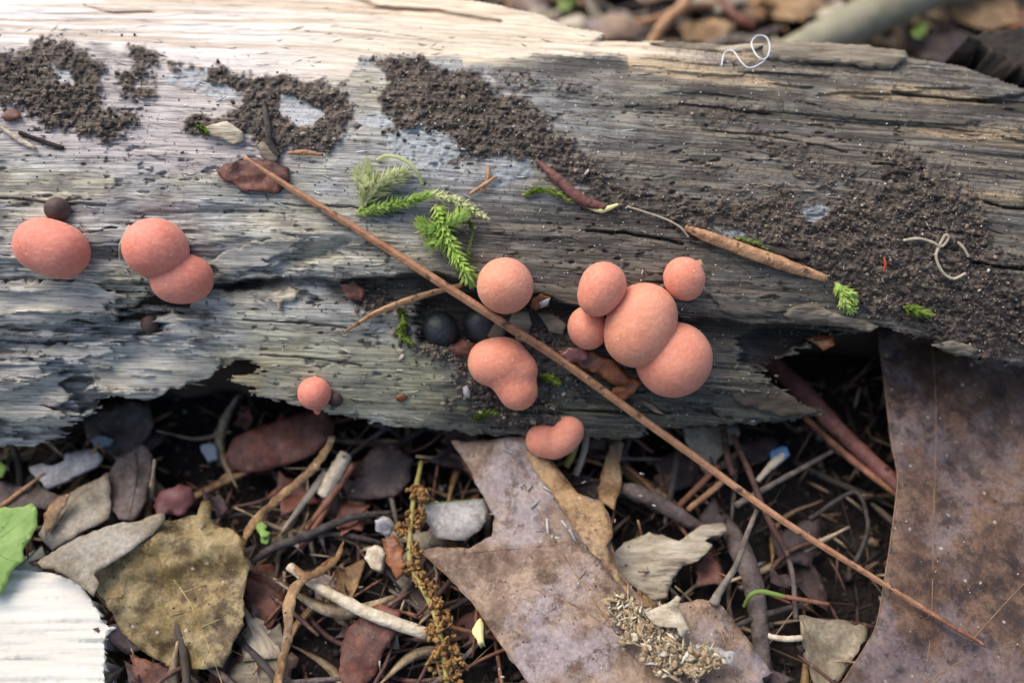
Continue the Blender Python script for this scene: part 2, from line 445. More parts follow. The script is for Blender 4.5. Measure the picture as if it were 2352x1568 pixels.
M['pale_blue'] = noise_mat('pale_blue_bit', (112, 126, 134), (146, 158, 164), 300, 0.5, 0.2, 900)
M['blue'] = noise_mat('blue_bit', (72, 112, 150), (110, 150, 184), 300, 0.5, 0.2, 900)
M['pinkish'] = noise_mat('pink_cap', (98, 60, 62), (132, 88, 86), 200, 0.5, 0.3, 700)

# ------------------------------------------------------------------ generic builders
def catmull(pts, n):
    p = np.asarray(pts, float)
    if len(p) == 2:
        t = np.linspace(0, 1, n)[:, None]
        return p[0] * (1 - t) + p[1] * t
    q = np.vstack([2 * p[0] - p[1], p, 2 * p[-1] - p[-2]])
    u = np.linspace(0, len(p) - 1 - 1e-6, n)
    i = np.floor(u).astype(int); t = (u - i)[:, None]
    a, b, c, d = q[i], q[i + 1], q[i + 2], q[i + 3]
    return 0.5 * (2 * b + (c - a) * t + (2 * a - 5 * b + 4 * c - d) * t ** 2 + (-a + 3 * b - 3 * c + d) * t ** 3)

def tube_geo(P3, R, sides=8, rough=0.0, flat=1.0, twist=0.0, seed=0, groove=0):
    P3 = np.asarray(P3, float); n = len(P3)
    R = np.broadcast_to(np.asarray(R, float), (n,)).copy()
    T = np.gradient(P3, axis=0); T /= np.linalg.norm(T, axis=1)[:, None] + 1e-12
    ref = np.array([0, -0.53, 0.848])
    A = np.cross(T, ref); A /= np.linalg.norm(A, axis=1)[:, None] + 1e-9
    B = np.cross(A, T)
    th = np.linspace(0, 2 * np.pi, sides, endpoint=False)
    r = R[:, None] * (1 + rough * (vnoise(np.arange(n)[:, None] * 0.45 + seed * 5, th[None, :] * 1.3 + seed * 3) * 2 - 1))
    if groove:
        r = r * (1 - 0.22 * (np.abs(np.cos(groove * th / 2))[None, :] < 0.42))
    tw = th[None, :] + (twist * np.linspace(0, 1, n))[:, None]
    V = P3[:, None, :] + (r * np.cos(tw))[..., None] * A[:, None, :] + (r * np.sin(tw) * flat)[..., None] * B[:, None, :]
    V = V.reshape(-1, 3)
    i = np.arange(n - 1)[:, None] * sides; j = np.arange(sides)[None, :]; k = (j + 1) % sides
    Q = np.stack([i + j, i + k, i + sides + k, i + sides + j], -1).reshape(-1, 4)
    c0, c1 = len(V), len(V) + 1
    V = np.vstack([V, P3[0] - T[0] * R[0] * 0.3, P3[-1] + T[-1] * R[-1] * 0.3])
    jj = np.arange(sides); kk = (jj + 1) % sides
    T1 = np.stack([np.full(sides, c0), kk, jj], -1)
    off = (n - 1) * sides
    T2 = np.stack([np.full(sides, c1), off + jj, off + kk], -1)
    return V, [Q, np.vstack([T1, T2])]

def merge(parts):
    V = []; Q = []; T = []; o = 0
    for v, fs in parts:
        V.append(v)
        for f in (fs if isinstance(fs, list) else [fs]):
            if len(f) == 0: continue
            (Q if f.shape[1] == 4 else T).append(f + o)
        o += len(v)
    return np.vstack(V), [np.vstack(x) for x in (Q, T) if x]

def poly_geo(poly, hfun, step=22, jag=3.0, thick=0.0003, seed=0, mode='z'):
    """closed sheet with thickness from a plan outline; hfun(px,py) gives the height (mode z: over the ground, h: over the log plane)"""
    p = np.asarray(poly, float)
    n = len(p); out = []
    for i in range(n):
        a, b = p[i], p[(i + 1) % n]
        L = np.linalg.norm(b - a); m = max(1, int(L / (step * 0.7)))
        for k in range(m):
            out.append(a + (b - a) * k / m)
    out = np.array(out)
    nx = vnoise(out[:, 0] / 14, out[:, 1] / 14, seed + 11) - 0.5
    ny = vnoise(out[:, 0] / 14, out[:, 1] / 14, seed + 23) - 0.5
    out = out + 2 * jag * np.stack([nx, ny], -1)
    lo, hi = out.min(0), out.max(0)
    gx, gy = np.meshgrid(np.arange(lo[0] + step / 2, hi[0], step), np.arange(lo[1] + step / 2, hi[1], step))
    gx = gx.ravel() + rng.uniform(-.25, .25, gx.size) * step; gy = gy.ravel() + rng.uniform(-.25, .25, gy.size) * step
    keep = sdf(out, gx, gy) > step * 0.45
    allp = np.vstack([out, np.stack([gx[keep], gy[keep]], -1)])
    m = len(out)
    r = delaunay_2d_cdt([Vector(v) for v in allp], [(i, (i + 1) % m) for i in range(m)], [], 1, 1e-4)
    v2 = np.array([tuple(v) for v in r[0]]); f = np.array([tuple(t) for t in r[2]], int)
    h = hfun(v2[:, 0], v2[:, 1])
    V = P(v2[:, 0], v2[:, 1], h) if mode == 'h' else G(v2[:, 0], v2[:, 1], h)
    N = np.zeros_like(V); fn = np.cross(V[f[:, 1]] - V[f[:, 0]], V[f[:, 2]] - V[f[:, 0]])
    for k in range(3):
        np.add.at(N, f[:, k], fn)
    N /= np.linalg.norm(N, axis=1)[:, None] + 1e-15
    if (N * (CAM - V)).sum() < 0:
        f = f[:, ::-1]; N = -N
    nv = len(V)
    e = np.sort(np.vstack([f[:, [0, 1]], f[:, [1, 2]], f[:, [2, 0]]]), 1)
    de = np.vstack([f[:, [0, 1]], f[:, [1, 2]], f[:, [2, 0]]])
    _, inv, cnt = np.unique(e, axis=0, return_inverse=True, return_counts=True)
    be = de[cnt[inv.ravel()] == 1]
    Q = np.stack([be[:, 1], be[:, 0], be[:, 0] + nv, be[:, 1] + nv], -1)
    V2 = np.vstack([V, V - N * thick])
    return V2, [Q, np.vstack([f, f[:, ::-1] + nv])]

def idw(ctrl, x, y, p=2.0):
    num = 0; den = 0
    for cx, cy, cz in ctrl:
        w = 1.0 / ((x - cx) ** 2 + (y - cy) ** 2 + 400) ** (p / 2)
        num = num + w * cz; den = den + w
    return num / den

# ------------------------------------------------------------------ ground
def build_ground():
    xs = np.concatenate([[-4, -1.5, -0.6, -0.35], np.linspace(-0.24, 0.24, 240), [0.35, 0.6, 1.5, 4]])
    ys = np.concatenate([[-4, -1.5, -0.6, -0.3], np.linspace(-0.15, 0.33, 240), [0.5, 0.8, 1.5, 4]])
    X, Y = np.meshgrid(xs, ys)
    Z = GZ(X, Y)
    V = np.stack([X, Y, Z], -1).reshape(-1, 3)
    n, m = X.shape
    i = np.arange(n - 1)[:, None] * m + np.arange(m - 1)[None, :]
    Q = np.stack([i, i + 1, i + m + 1, i + m], -1).reshape(-1, 4)
    o = mesh_obj('ground', V, Q, M['soil'], origin=np.zeros(3))
    tag(o, 'dark damp forest soil under the leaf litter', None, kind='structure')

def GZ(x, y):
    near = np.exp(-((np.asarray(x) / 0.4) ** 2 + (np.asarray(y) / 0.4) ** 2))
    return ((fbm(np.asarray(x) * 45, np.asarray(y) * 45, 5, 3) - 0.5) * 0.009 +
            (fbm(np.asarray(x) * 300, np.asarray(y) * 300, 9, 3) - 0.5) * 0.0032) * near - 0.001
build_ground()

def box(a, k):
    for ax in (0, 1):
        pad = [(k, k) if i == ax else (0, 0) for i in (0, 1)]
        c = np.cumsum(np.pad(a, pad, mode='edge'), axis=ax)
        c = np.insert(c, 0, 0, axis=ax)
        n = a.shape[ax]
        hi = np.take(c, np.arange(n) + 2 * k + 1, axis=ax); lo = np.take(c, np.arange(n), axis=ax)
        a = (hi - lo) / (2 * k + 1)
    return a
# ------------------------------------------------------------------ the log
BOT = [(-330, 1050), (0, 1026), (80, 1026), (150, 1003), (152, 985), (195, 958), (232, 930), (240, 906), (272, 913), (330, 919), (385, 897),
       (440, 880), (498, 856), (515, 836), (548, 829), (592, 836), (602, 848), (578, 862), (532, 864), (524, 878), (560, 893), (610, 916),
       (680, 931), (720, 946), (800, 961), (880, 976), (950, 986), (1040, 990), (1110, 1000), (1200, 1001), (1330, 998), (1400, 1009),
       (1470, 1004), (1500, 986), (1600, 979), (1700, 976), (1780, 972), (1892, 951), (1832, 921), (1792, 896), (1780, 868), (1742, 858),
       (1778, 832), (1830, 812), (1882, 782), (1932, 771), (2000, 762), (2020, 753), (2080, 771), (2150, 786), (2190, 811), (2250, 831),
       (2352, 841), (2660, 850)]
TOP = [(2660, 300), (2352, 202), (2280, 176), (2200, 150), (2092, 131), (2000, 125), (1760, 108), (1660, 104), (1600, 98), (1500, 93),
       (1450, 96), (1382, 92), (1392, 76), (1302, 60), (1240, 31), (1130, 8), (1050, -4), (900, -30), (600, -80), (200, -120), (-330, -150)]
STEP = 2.4
gx = np.arange(-300, 2640, STEP); gy = np.arange(-150, 1056, STEP)
X, Y = np.meshgrid(gx, gy)
slope = lambda x: 0.015 * x + 0.5 * 0.085 * x * x / 2352.0
GU = X
GV = Y - slope(X) + 14 * (fbm(X / 420, Y / 150, 2, 3) - 0.5)
SH = 700 * vnoise(0 * GV + 3.3, GV / 7.0, 301) + 900 * vnoise(0 * GV + 8.3, GV / 23.0, 303)
GU2 = GU + SH
fine = vnoise(GU2 / 90, GV / 5.5, 1)
jagx = 44 * (vnoise(GU2 / 70, GV / 7.5, 4) - 0.5) + 16 * (vnoise(GU2 / 20, GV / 5.0, 5) - 0.5)
jagy = 9 * (vnoise(GU / 18, GV / 14, 6) - 0.5)
botw = smooth(450, 640, Y)
d_out = sdf(BOT + TOP, X + jagx * (0.25 + 0.75 * botw), Y + jagy * botw + 3 * (fine - .5))

f = np.clip(X / W0, -0.15, 1.15)
R = 0.056 + (0.043 - 0.056) * f
cy = 480 + 70 * f
db = (cy - Y) * S
Hm = np.sqrt(np.maximum(R * R - db * db, 1e-6)) - R
Hm = np.where(db < 0, Hm * 0.62, Hm)
Hm = Hm - Hm[int((700 + 150) / STEP), int((1300 + 300) / STEP)] - 0.002

px1 = S
det = np.zeros_like(X)                     # in plan units
det += 16 * (fbm(GU / 420, GV / 90, 8, 3) - 0.5)
relief = 0.35 + 0.9 * fbm(X / 200, Y / 90, 19, 3)
det += 3.2 * relief * (vnoise(GU2 / 330, GV / 15, 12) - 0.5)
det += 1.5 * relief * (vnoise(GU2 / 200, GV / 7.0, 15) - 0.5) + 0.9 * (vnoise(GU2 / 110, GV / 5.0, 16) - 0.5)
det += 5.5 * (fbm(X / 52, Y / 26, 18, 4) - 0.5)
pit = smooth(0.66, 0.78, fbm(X / 26, Y / 9, 20, 3)) * smooth(0.44, 0.6, fbm(X / 150, Y / 90, 25, 2))
pit *= smooth(90, 190, Y - 0.06 * X)
det -= 8 * pit

# terraces of splintered wood
def terr(a, seed, su, sv, lev):
    n = fbm((GU + jagx * 1.3) / su, GV / sv, seed, 2) * lev
    fl = np.floor(n); fr = n - fl
    return a * (fl + smooth(0.86, 1.0, fr)) - a * lev / 2
LL = smooth(-30, 40, sdf([(-400, 640), (100, 660), (380, 640), (500, 720), (540, 830), (500, 1000), (0, 1060), (-400, 1080)], X, Y))
det += LL * (terr(24, 21, 230, 34, 5) + terr(8, 22, 120, 15, 5))
ML = smooth(-40, 60, sdf([(-400, 420), (500, 470), (900, 560), (900, 640), (300, 650), (-400, 640)], X, Y))
det += ML * terr(10, 24, 300, 36, 5)
RR = smooth(-60, 80, sdf([(1450, 100), (2100, 110), (2700, 260), (2700, 460), (2000, 330), (1500, 230)], X, Y))
det += RR * terr(9, 27, 360, 30, 5)
LM = smooth(-40, 60, sdf([(1000, 880), (1300, 860), (1900, 880), (1900, 980), (1000, 1020)], X, Y))
det += LM * terr(12, 31, 190, 24, 5)
TL = smooth(-60, 80, sdf([(-400, -200), (1050, -60), (1400, 80), (900, 110), (0, 60), (-400, 20)], X, Y))
det += TL * terr(4, 35, 420, 34, 5)

# ledges: a proud plank above, a recess below
def ledge(xs, ys, A, L, cliff=7.0, jag=1.0):
    yl = np.interp(X, xs, ys) + jag * (10 * (vnoise(GU / 26, GV / 30, 41) - .5) + 16 * (fbm(X / 90, 0 * X, 43, 3) - 0.5))
    a = np.interp(X, xs, A); l = np.interp(X, xs, L)
    t = Y - yl
    return -a * smooth(0, cliff, t) * np.exp(-np.maximum(t, 0) / l)
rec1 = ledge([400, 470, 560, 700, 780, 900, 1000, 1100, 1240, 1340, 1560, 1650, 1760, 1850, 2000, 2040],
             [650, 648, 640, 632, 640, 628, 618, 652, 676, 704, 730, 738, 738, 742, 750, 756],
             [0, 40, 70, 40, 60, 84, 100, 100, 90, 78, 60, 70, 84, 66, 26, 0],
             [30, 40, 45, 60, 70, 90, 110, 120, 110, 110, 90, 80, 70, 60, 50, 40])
det += rec1
det += ledge([-300, 0, 200, 330, 400, 460], [628, 628, 643, 640, 655, 690], [28, 32, 36, 46, 56, 0], [20, 20, 26, 36, 36, 30])
det += ledge([160, 230, 300, 400, 480], [532, 522, 510, 520, 530], [0, 22, 26, 22, 0], [24, 24, 30, 30, 24])
det += ledge([-300, 60, 150, 250, 330, 400], [905, 890, 850, 842, 790, 770], [18, 30, 54, 52, 34, 0], [26, 26, 26, 30, 26, 26])
det += ledge([1380, 1480, 1580, 1680, 1750], [536, 540, 552, 590, 640], [0, 7, 9, 9, 0], [60] * 5)
det += ledge([1240, 1330, 1450, 1560, 1600], [905, 930, 938, 945, 950], [0, 6, 9, 7, 0], [25] * 5)
for poly, dep, w in [
    ([(300, 690), (380, 660), (470, 700), (505, 735), (440, 735), (400, 722), (340, 745), (268, 742), (262, 715)], 62, 12),
    ([(60, 885), (150, 848), (215, 862), (205, 905), (170, 930), (150, 905), (90, 900)], 56, 10),
    ([(180, 955), (170, 915), (215, 890), (245, 905), (225, 935)], 50, 9),
    ([(1690, 760), (1760, 745), (1870, 752), (1960, 762), (1860, 790), (1800, 815), (1740, 860), (1700, 830)], 66, 14),
    ([(300, 770), (350, 735), (390, 740), (370, 770), (320, 790)], 34, 12),
    ([(958, 690), (1010, 655), (1110, 665), (1160, 720), (1120, 790), (1050, 800), (960, 795), (940, 740)], 40, 20),
    ([(2205, 230), (2352, 212), (2500, 220), (2400, 245), (2260, 240)], 24, 6),
    ([(590, 628), (650, 594), (700, 562), (790, 540), (812, 556), (740, 592), (690, 618), (640, 642)], 22, 12),
    ([(655, 668), (680, 660), (730, 676), (728, 690), (680, 684)], 18, 6),
    ([(705, 685), (728, 680), (738, 694), (722, 704), (708, 700)], 26, 5),
    ([(420, 640), (520, 632), (620, 640), (600, 668), (520, 672), (440, 664)], 30, 12),
    ([(80, 782), (190, 770), (270, 748), (330, 762), (240, 792), (120, 800)], 22, 10),
    ([(815, 290), (820, 280), (828, 288), (826, 300), (818, 300)], 12, 4),
]:
    dd = sdf(poly, X + jagx * .5, Y + jagy)
    det -= dep * smooth(0, w, dd)
CRACKS = [([(800, -6), (872, 20), (1000, 27), (1080, 40), (1150, 50)], 8, 5), ([(193, 13), (260, 32), (350, 30)], 3, 2.4),
          ([(1350, 530), (1430, 535), (1500, 545), (1568, 559)], 14, 3.2), ([(2234, 603), (2300, 614), (2400, 622)], 16, 3),
          ([(2262, 464), (2300, 476), (2400, 482)], 12, 2.6), ([(1500, 103), (1560, 108), (1640, 116), (1700, 118)], 12, 3.2),
          ([(0, 455), (120, 466), (240, 470)], 6, 2.5), ([(1560, 240), (1620, 246), (1760, 262)], 5, 2.5),
          ([(2050, 215), (2150, 226), (2260, 236)], 8, 3), ([(600, 815), (720, 822), (830, 840)], 5, 2.2),
          ([(1290, 940), (1400, 946), (1540, 950)], 10, 3), ([(560, 735), (700, 742), (800, 752)], 5, 2.2),
          ([(1620, 300), (1800, 318), (1950, 350)], 4, 2.2), ([(640, 470), (800, 476), (930, 490)], 5, 2),
          ([(0, 720), (90, 722), (220, 742)], 7, 2.5), ([(0, 782), (110, 790), (200, 786)], 8, 3), ([(2100, 520), (2260, 545)], 5, 2)]
crk = np.zeros_like(X)
for pts, dep, w in CRACKS:
    ld = linedist(pts, X + jagx * .25, Y + 4 * (vnoise(X / 25, Y / 25, 51) - .5))
    c = np.exp(-(ld / w) ** 2)
    det -= 1.7 * dep * c; crk = np.maximum(crk, c)

# soil cover
SOIL = [[(-320, 100), (0, 112), (60, 100), (90, 86), (150, 92), (215, 104), (236, 150), (240, 215), (262, 258), (300, 250), (330, 262), (285, 300), (240, 330), (205, 318), (150, 305), (95, 285), (55, 250), (0, 235), (-320, 230)],
        [(290, 106), (330, 104), (372, 114), (372, 150), (345, 166), (318, 186), (368, 205), (372, 236), (320, 244), (276, 228), (262, 190), (262, 165), (290, 150)],
        [(380, 136), (440, 140), (512, 150), (535, 170), (620, 165), (690, 178), (745, 165), (790, 190), (812, 235), (800, 290), (790, 330), (762, 362), (700, 340), (640, 352), (600, 330), (560, 305), (500, 318), (430, 322), (412, 300), (440, 262), (520, 268), (550, 230), (500, 200), (420, 186), (388, 170)],
        [(812, 130), (960, 118), (1010, 150), (1100, 150), (1132, 208), (1230, 226), (1250, 300), (1330, 330), (1420, 400), (1560, 450), (1700, 470), (1640, 540),
         (1500, 490), (1380, 470), (1260, 395), (1130, 350), (1020, 390), (950, 330), (880, 300), (860, 220), (900, 190)],
        [(1640, 470), (1780, 440), (1900, 470), (2010, 420), (2060, 360), (2160, 380), (2270, 480), (2290, 560), (2330, 640), (2660, 700), (2660, 860), (2352, 842), (2190, 812), (2020, 745), (1920, 650), (1800, 590), (1660, 530)],
        [(1980, 330), (2100, 340), (2140, 400), (2040, 400)], [(1060, 620 + 240), (1110, 860), (1260, 900), (1310, 930), (1280, 985), (1130, 975), (1080, 930)],
        [(770, 640), (900, 650), (900, 720), (850, 720), (790, 690)], [(940, 790), (1060, 800), (1100, 840), (1060, 880), (1000, 830)],
        [(1500, 236), (1640, 240), (1750, 262), (1640, 280), (1520, 262)], [(1100, 160), (1240, 170), (1360, 200), (1300, 222), (1150, 200)],
        [(1720, 300), (1840, 330), (1960, 380), (2000, 430), (1880, 420), (1780, 370)]]
nj = 60 * (fbm(X / 50, Y / 44, 61, 5, .62) - 0.5) + 16 * (vnoise(X / 9, Y / 8, 63) - .5)
soil = np.zeros_like(X)
for k, p in enumerate(SOIL):
    wgt = 1.0 if k not in (9, 10, 11) else 0.55
    e_ = 34.0 if k in (3, 4, 5) else 16.0
    edge_w = np.where(X > 1250, e_, 16.0)
    soil = np.maximum(soil, wgt * smooth(-6 - (edge_w - 16) * .8, edge_w, sdf(p, X, Y) + nj * np.where(X > 1250, 1.5, 1.0) - 2))
HOLES = [[(120, 150), (170, 160), (165, 190), (130, 185)], [(640, 215), (700, 225), (745, 265), (720, 290), (670, 290), (640, 250)], [(820, 262), (900, 262), (905, 295), (850, 300)],
         [(880, 310), (950, 290), (1040, 310), (1060, 350), (1010, 390), (900, 380)], [(1120, 365), (1200, 368), (1232, 400), (1140, 430), (1095, 410)],
         [(470, 188), (530, 196), (545, 225), (500, 235), (455, 212)],
         [(430, 150), (470, 160), (480, 200), (380, 195), (370, 180)]]
mil = np.zeros_like(X)
nj2 = 22 * (fbm(X / 22, Y / 22, 66, 3) - 0.5)
for p in HOLES:
    mil = np.maximum(mil, smooth(-4, 6, sdf(p, X, Y) + nj2))
soil *= 1 - mil
MIL2 = [[(1842, 480), (1880, 468), (1906, 480), (1890, 505), (1862, 515), (1850, 500)], [(1640, 520), (1700, 528), (1720, 545), (1660, 548)], [(955, 288), (980, 290), (975, 318), (945, 305)],
        [(820, 535), (740, 530), (700, 540), (712, 575), (742, 570)]]
for p in MIL2[:3]:
    mm_ = smooth(-2, 4, sdf(p, X, Y) + nj2 * .6)
    mil = np.maximum(mil, mm_); soil *= 1 - mm_
clod = fbm(X / 17, Y / 17, 71, 4)
HALO = np.clip(box(box(soil, 22), 12), 0, 1)
det += soil * (7 + 22 * (clod - 0.38) + 9 * (vnoise(X / 6, Y / 6, 73) - .5))
det += mil * (2 + 5 * (vnoise(X / 8, Y / 8, 75) - .5))

# rounding at the rims
topd = np.where(Y < 420, d_out, 1e3)
rho = 46.0
tt = np.clip(topd / rho, 0, 1)
det -= rho * (1 - np.sqrt(np.maximum(1 - (1 - tt) ** 2, 0)))
botd = np.where(Y >= 420, d_out, 1e3)
rho2 = 13.0
tt = np.clip(botd / rho2, 0, 1)
det -= rho2 * (1 - np.sqrt(np.maximum(1 - (1 - tt) ** 2, 0)))
HL = Hm + det * px1

HLS = box(box(HL, 6), 6)

def sample(A, px, py):
    u = np.clip((np.asarray(px, float) - gx[0]) / STEP, 0, len(gx) - 1.001)
    v = np.clip((np.asarray(py, float) - gy[0]) / STEP, 0, len(gy) - 1.001)
    i = u.astype(int); j = v.astype(int); fu = u - i; fv = v - j
    return (A[j, i] * (1 - fu) + A[j, i + 1] * fu) * (1 - fv) + (A[j + 1, i] * (1 - fu) + A[j + 1, i + 1] * fu) * fv
hl = lambda px, py: sample(HL, px, py)
hls = lambda px, py: sample(HLS, px, py)

# colours of the wood itself (sRGB, composed in linear)
def mixc(C, col, w):
    return C + (lin(col) - C) * w[..., None]
C = np.empty(X.shape + (3,)); C[:] = lin((162, 160, 154))
streak = 0.6 * vnoise(GU2 / 420, GV / 13, 81) + 0.4 * vnoise(GU2 / 300, GV / 5.5, 82); streak2 = 0.55 * vnoise(GU2 / 260, GV / 8, 85) + 0.45 * vnoise(GU2 / 160, GV / 5, 86); blot = fbm(X / 170, Y / 80, 88, 4)
C = mixc(C, (178, 172, 158), smooth(0.45, 0.62, streak) * 0.4)
C = mixc(C, (184, 182, 174), smooth(900, 500, X) * smooth(560, 700, Y) * .7)
C = mixc(C, (196, 186, 160), smooth(420, 0, X) * smooth(0.4, 0.6, streak) * smooth(250, 500, Y) * 0.8)
hue = fbm(X / 240, Y / 110, 83, 3)
C = mixc(C, (178, 170, 140), smooth(.5, .66, hue) * 0.55)
C = mixc(C, (144, 148, 154), smooth(.5, .36, hue) * 0.4)
mot = fbm(X / 46, Y / 20, 84, 4)
C = mixc(C, (112, 108, 102), smooth(.55, .68, mot) * 0.5)
C = mixc(C, (196, 192, 180), smooth(.44, .33, mot) * 0.45)
# darker grey-brown wood to the right
rw = smooth(1050, 1700, X + 200 * (blot - .5)) * smooth(1000, 500, Y - 0.1 * X)
rw = np.maximum(rw, smooth(820, 1150, X + 300 * (blot - .5)) * smooth(420, 520, Y))
C = mixc(C, (104, 99, 91), rw * 0.82)
C = mixc(C, (78, 74, 68), rw * smooth(.52, .66, mot) * .6)
C = mixc(C, (128, 118, 98), rw * smooth(.46, .34, mot) * .5)
C = mixc(C, (84, 78, 70), rw * smooth(0.52, 0.62, streak2) * 0.8)
C = mixc(C, (142, 130, 112), rw * smooth(0.56, 0.68, streak) * 0.6)
# fresh pale wood along the top
edge_y = np.interp(X, [-300, 0, 215, 420, 620, 800, 830, 1060, 1065, 1240, 1440, 1445, 1500, 1700, 1950, 2352], [108, 108, 98, 146, 170, 178, 128, 130, 152, 126, 128, 150, 168, 190, 150, 230]) + 10 * (vnoise(GU / 30, GV / 8, 91) - .5)
top = smooth(7, -7, Y - edge_y + 0.25 * jagx)
tw = top * smooth(1760, 1420, X)
C = mixc(C, (214, 198, 174), tw)
C = mixc(C, (222, 213, 204), tw * smooth(1000, 400, X) )
C = mixc(C, (188, 166, 138), tw * smooth(0.55, 0.7, streak) * 0.7)
tan = np.zeros_like(X)
for p in [[(1430, 130), (1500, 120), (1720, 165), (1830, 205), (1700, 195), (1440, 160)], [(1880, 205), (2080, 190), (2352, 240), (2352, 262), (2050, 225), (1900, 222)],
          [(2060, 290), (2352, 290), (2352, 345), (2200, 330)], [(2160, 430), (2352, 440), (2352, 470), (2200, 470)], [(1680, 100), (1760, 135), (1700, 140), (1640, 115)]]:
    tan = np.maximum(tan, smooth(-8, 10, sdf(p, X + jagx * .8, GV + slope(X)) ))
C = mixc(C, (176, 154, 122), tan * 0.8)
# pinkish-lilac ground where bark has just come off
C = mixc(C, (190, 178, 172), smooth(-30, 50, sdf([(-330, 110), (300, 110), (820, 190), (800, 320), (560, 420), (-330, 310)], X, Y)) * 0.75)
C = mixc(C, (120, 128, 136), smooth(-30, 60, sdf([(380, 420), (700, 400), (1000, 480), (950, 600), (500, 560)], X, Y)) * smooth(.4, .6, blot) * 0.55)
# greenish film low on the log
C = mixc(C, (150, 146, 112), smooth(-60, 60, sdf([(540, 720), (1000, 780), (1060, 980), (620, 930)], X, Y)) * 0.6)
C = mixc(C, (150, 128, 70), smooth(-20, 20, sdf([(500, 820), (620, 830), (600, 900), (520, 900)], X, Y)) * 0.5)
C = mixc(C, (84, 84, 72), smooth(-60, 60, sdf([(1000, 900), (1350, 850), (1900, 870), (1900, 1000), (1000, 1020)], X, Y)) * 0.7)
# black weather stains along the grain
stain = smooth(0.50, 0.72, 0.6 * vnoise(GU2 / 240, GV / 9, 95) + .4 * vnoise(GU2 / 130, GV / 5, 96)) * smooth(0.42, 0.6, fbm(X / 130, Y / 60, 97, 3)) * (1 - tw)
C = mixc(C, (58, 56, 54), stain * (0.25 + .5 * smooth(700, 1300, X)))
dots = smooth(0.86, 0.92, vnoise((X + 9 * vnoise(X / 13, Y / 13, 98)) / 8, (Y + 9 * vnoise(X / 11, Y / 17, 94)) / 7, 99)) * smooth(.45, .6, fbm(X / 60, Y / 60, 93, 2)) * (1 - tw * .8)
C = mixc(C, (48, 44, 40), dots * 0.7)
blk = np.zeros_like(X)
for p in [[(2200, 235), (2352, 222), (2600, 240), (2600, 290), (2300, 262)], [(2140, 480), (2260, 500), (2240, 560), (2150, 540)], [(1500, 185), (1720, 200), (1800, 235), (1600, 225)],
          [(1060, 155), (1300, 148), (1420, 160), (1300, 180)], [(960, 650), (1160, 670), (1160, 790), (960, 790)], [(1700, 745), (1960, 760), (1750, 850)], [(480, 640), (700, 640), (660, 670), (500, 670)]]:
    blk = np.maximum(blk, smooth(-8, 14, sdf(p, X + jagx, Y + jagy)))
C = mixc(C, (56, 54, 50), blk * 0.8)
C = mixc(C, (120, 88, 60), crk * (Y < 60) * (.3 + .6 * vnoise(X / 30, Y / 12, 117)))
C = mixc(C, (52, 46, 40), crk * 0.7 * (Y > 60))
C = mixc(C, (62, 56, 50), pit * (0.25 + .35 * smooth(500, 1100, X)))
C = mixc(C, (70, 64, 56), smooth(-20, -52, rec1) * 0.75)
C = mixc(C, (164, 170, 172), mil * (0.35 + 0.6 * fbm(X / 14, Y / 14, 103, 3)))
sc = fbm(X / 12, Y / 12, 105, 3)
soilc = lin((72, 64, 58)) + (lin((108, 96, 84)) - lin((72, 64, 58))) * smooth(.35, .65, sc)[..., None]
C = C + (soilc - C) * np.clip(soil * 1.1, 0, 1)[..., None]
dust = smooth(0.6, 0.75, vnoise(X / 5, Y / 5, 107)) * smooth(0.45, 0.6, blot) * smooth(1100, 1600, X)
C = mixc(C, (88, 74, 62), dust * 0.5)
C *= (0.90 + 0.2 * vnoise(GU2 / 150, GV / 5.0, 111))[..., None]
C = np.clip(C * (1 + .16 * smooth(1300, 700, X) * (1 - tw))[..., None], 0.004, 0.72)
HAIR = np.clip(1 - .72 * tw - .25 * mil, 0, 1)

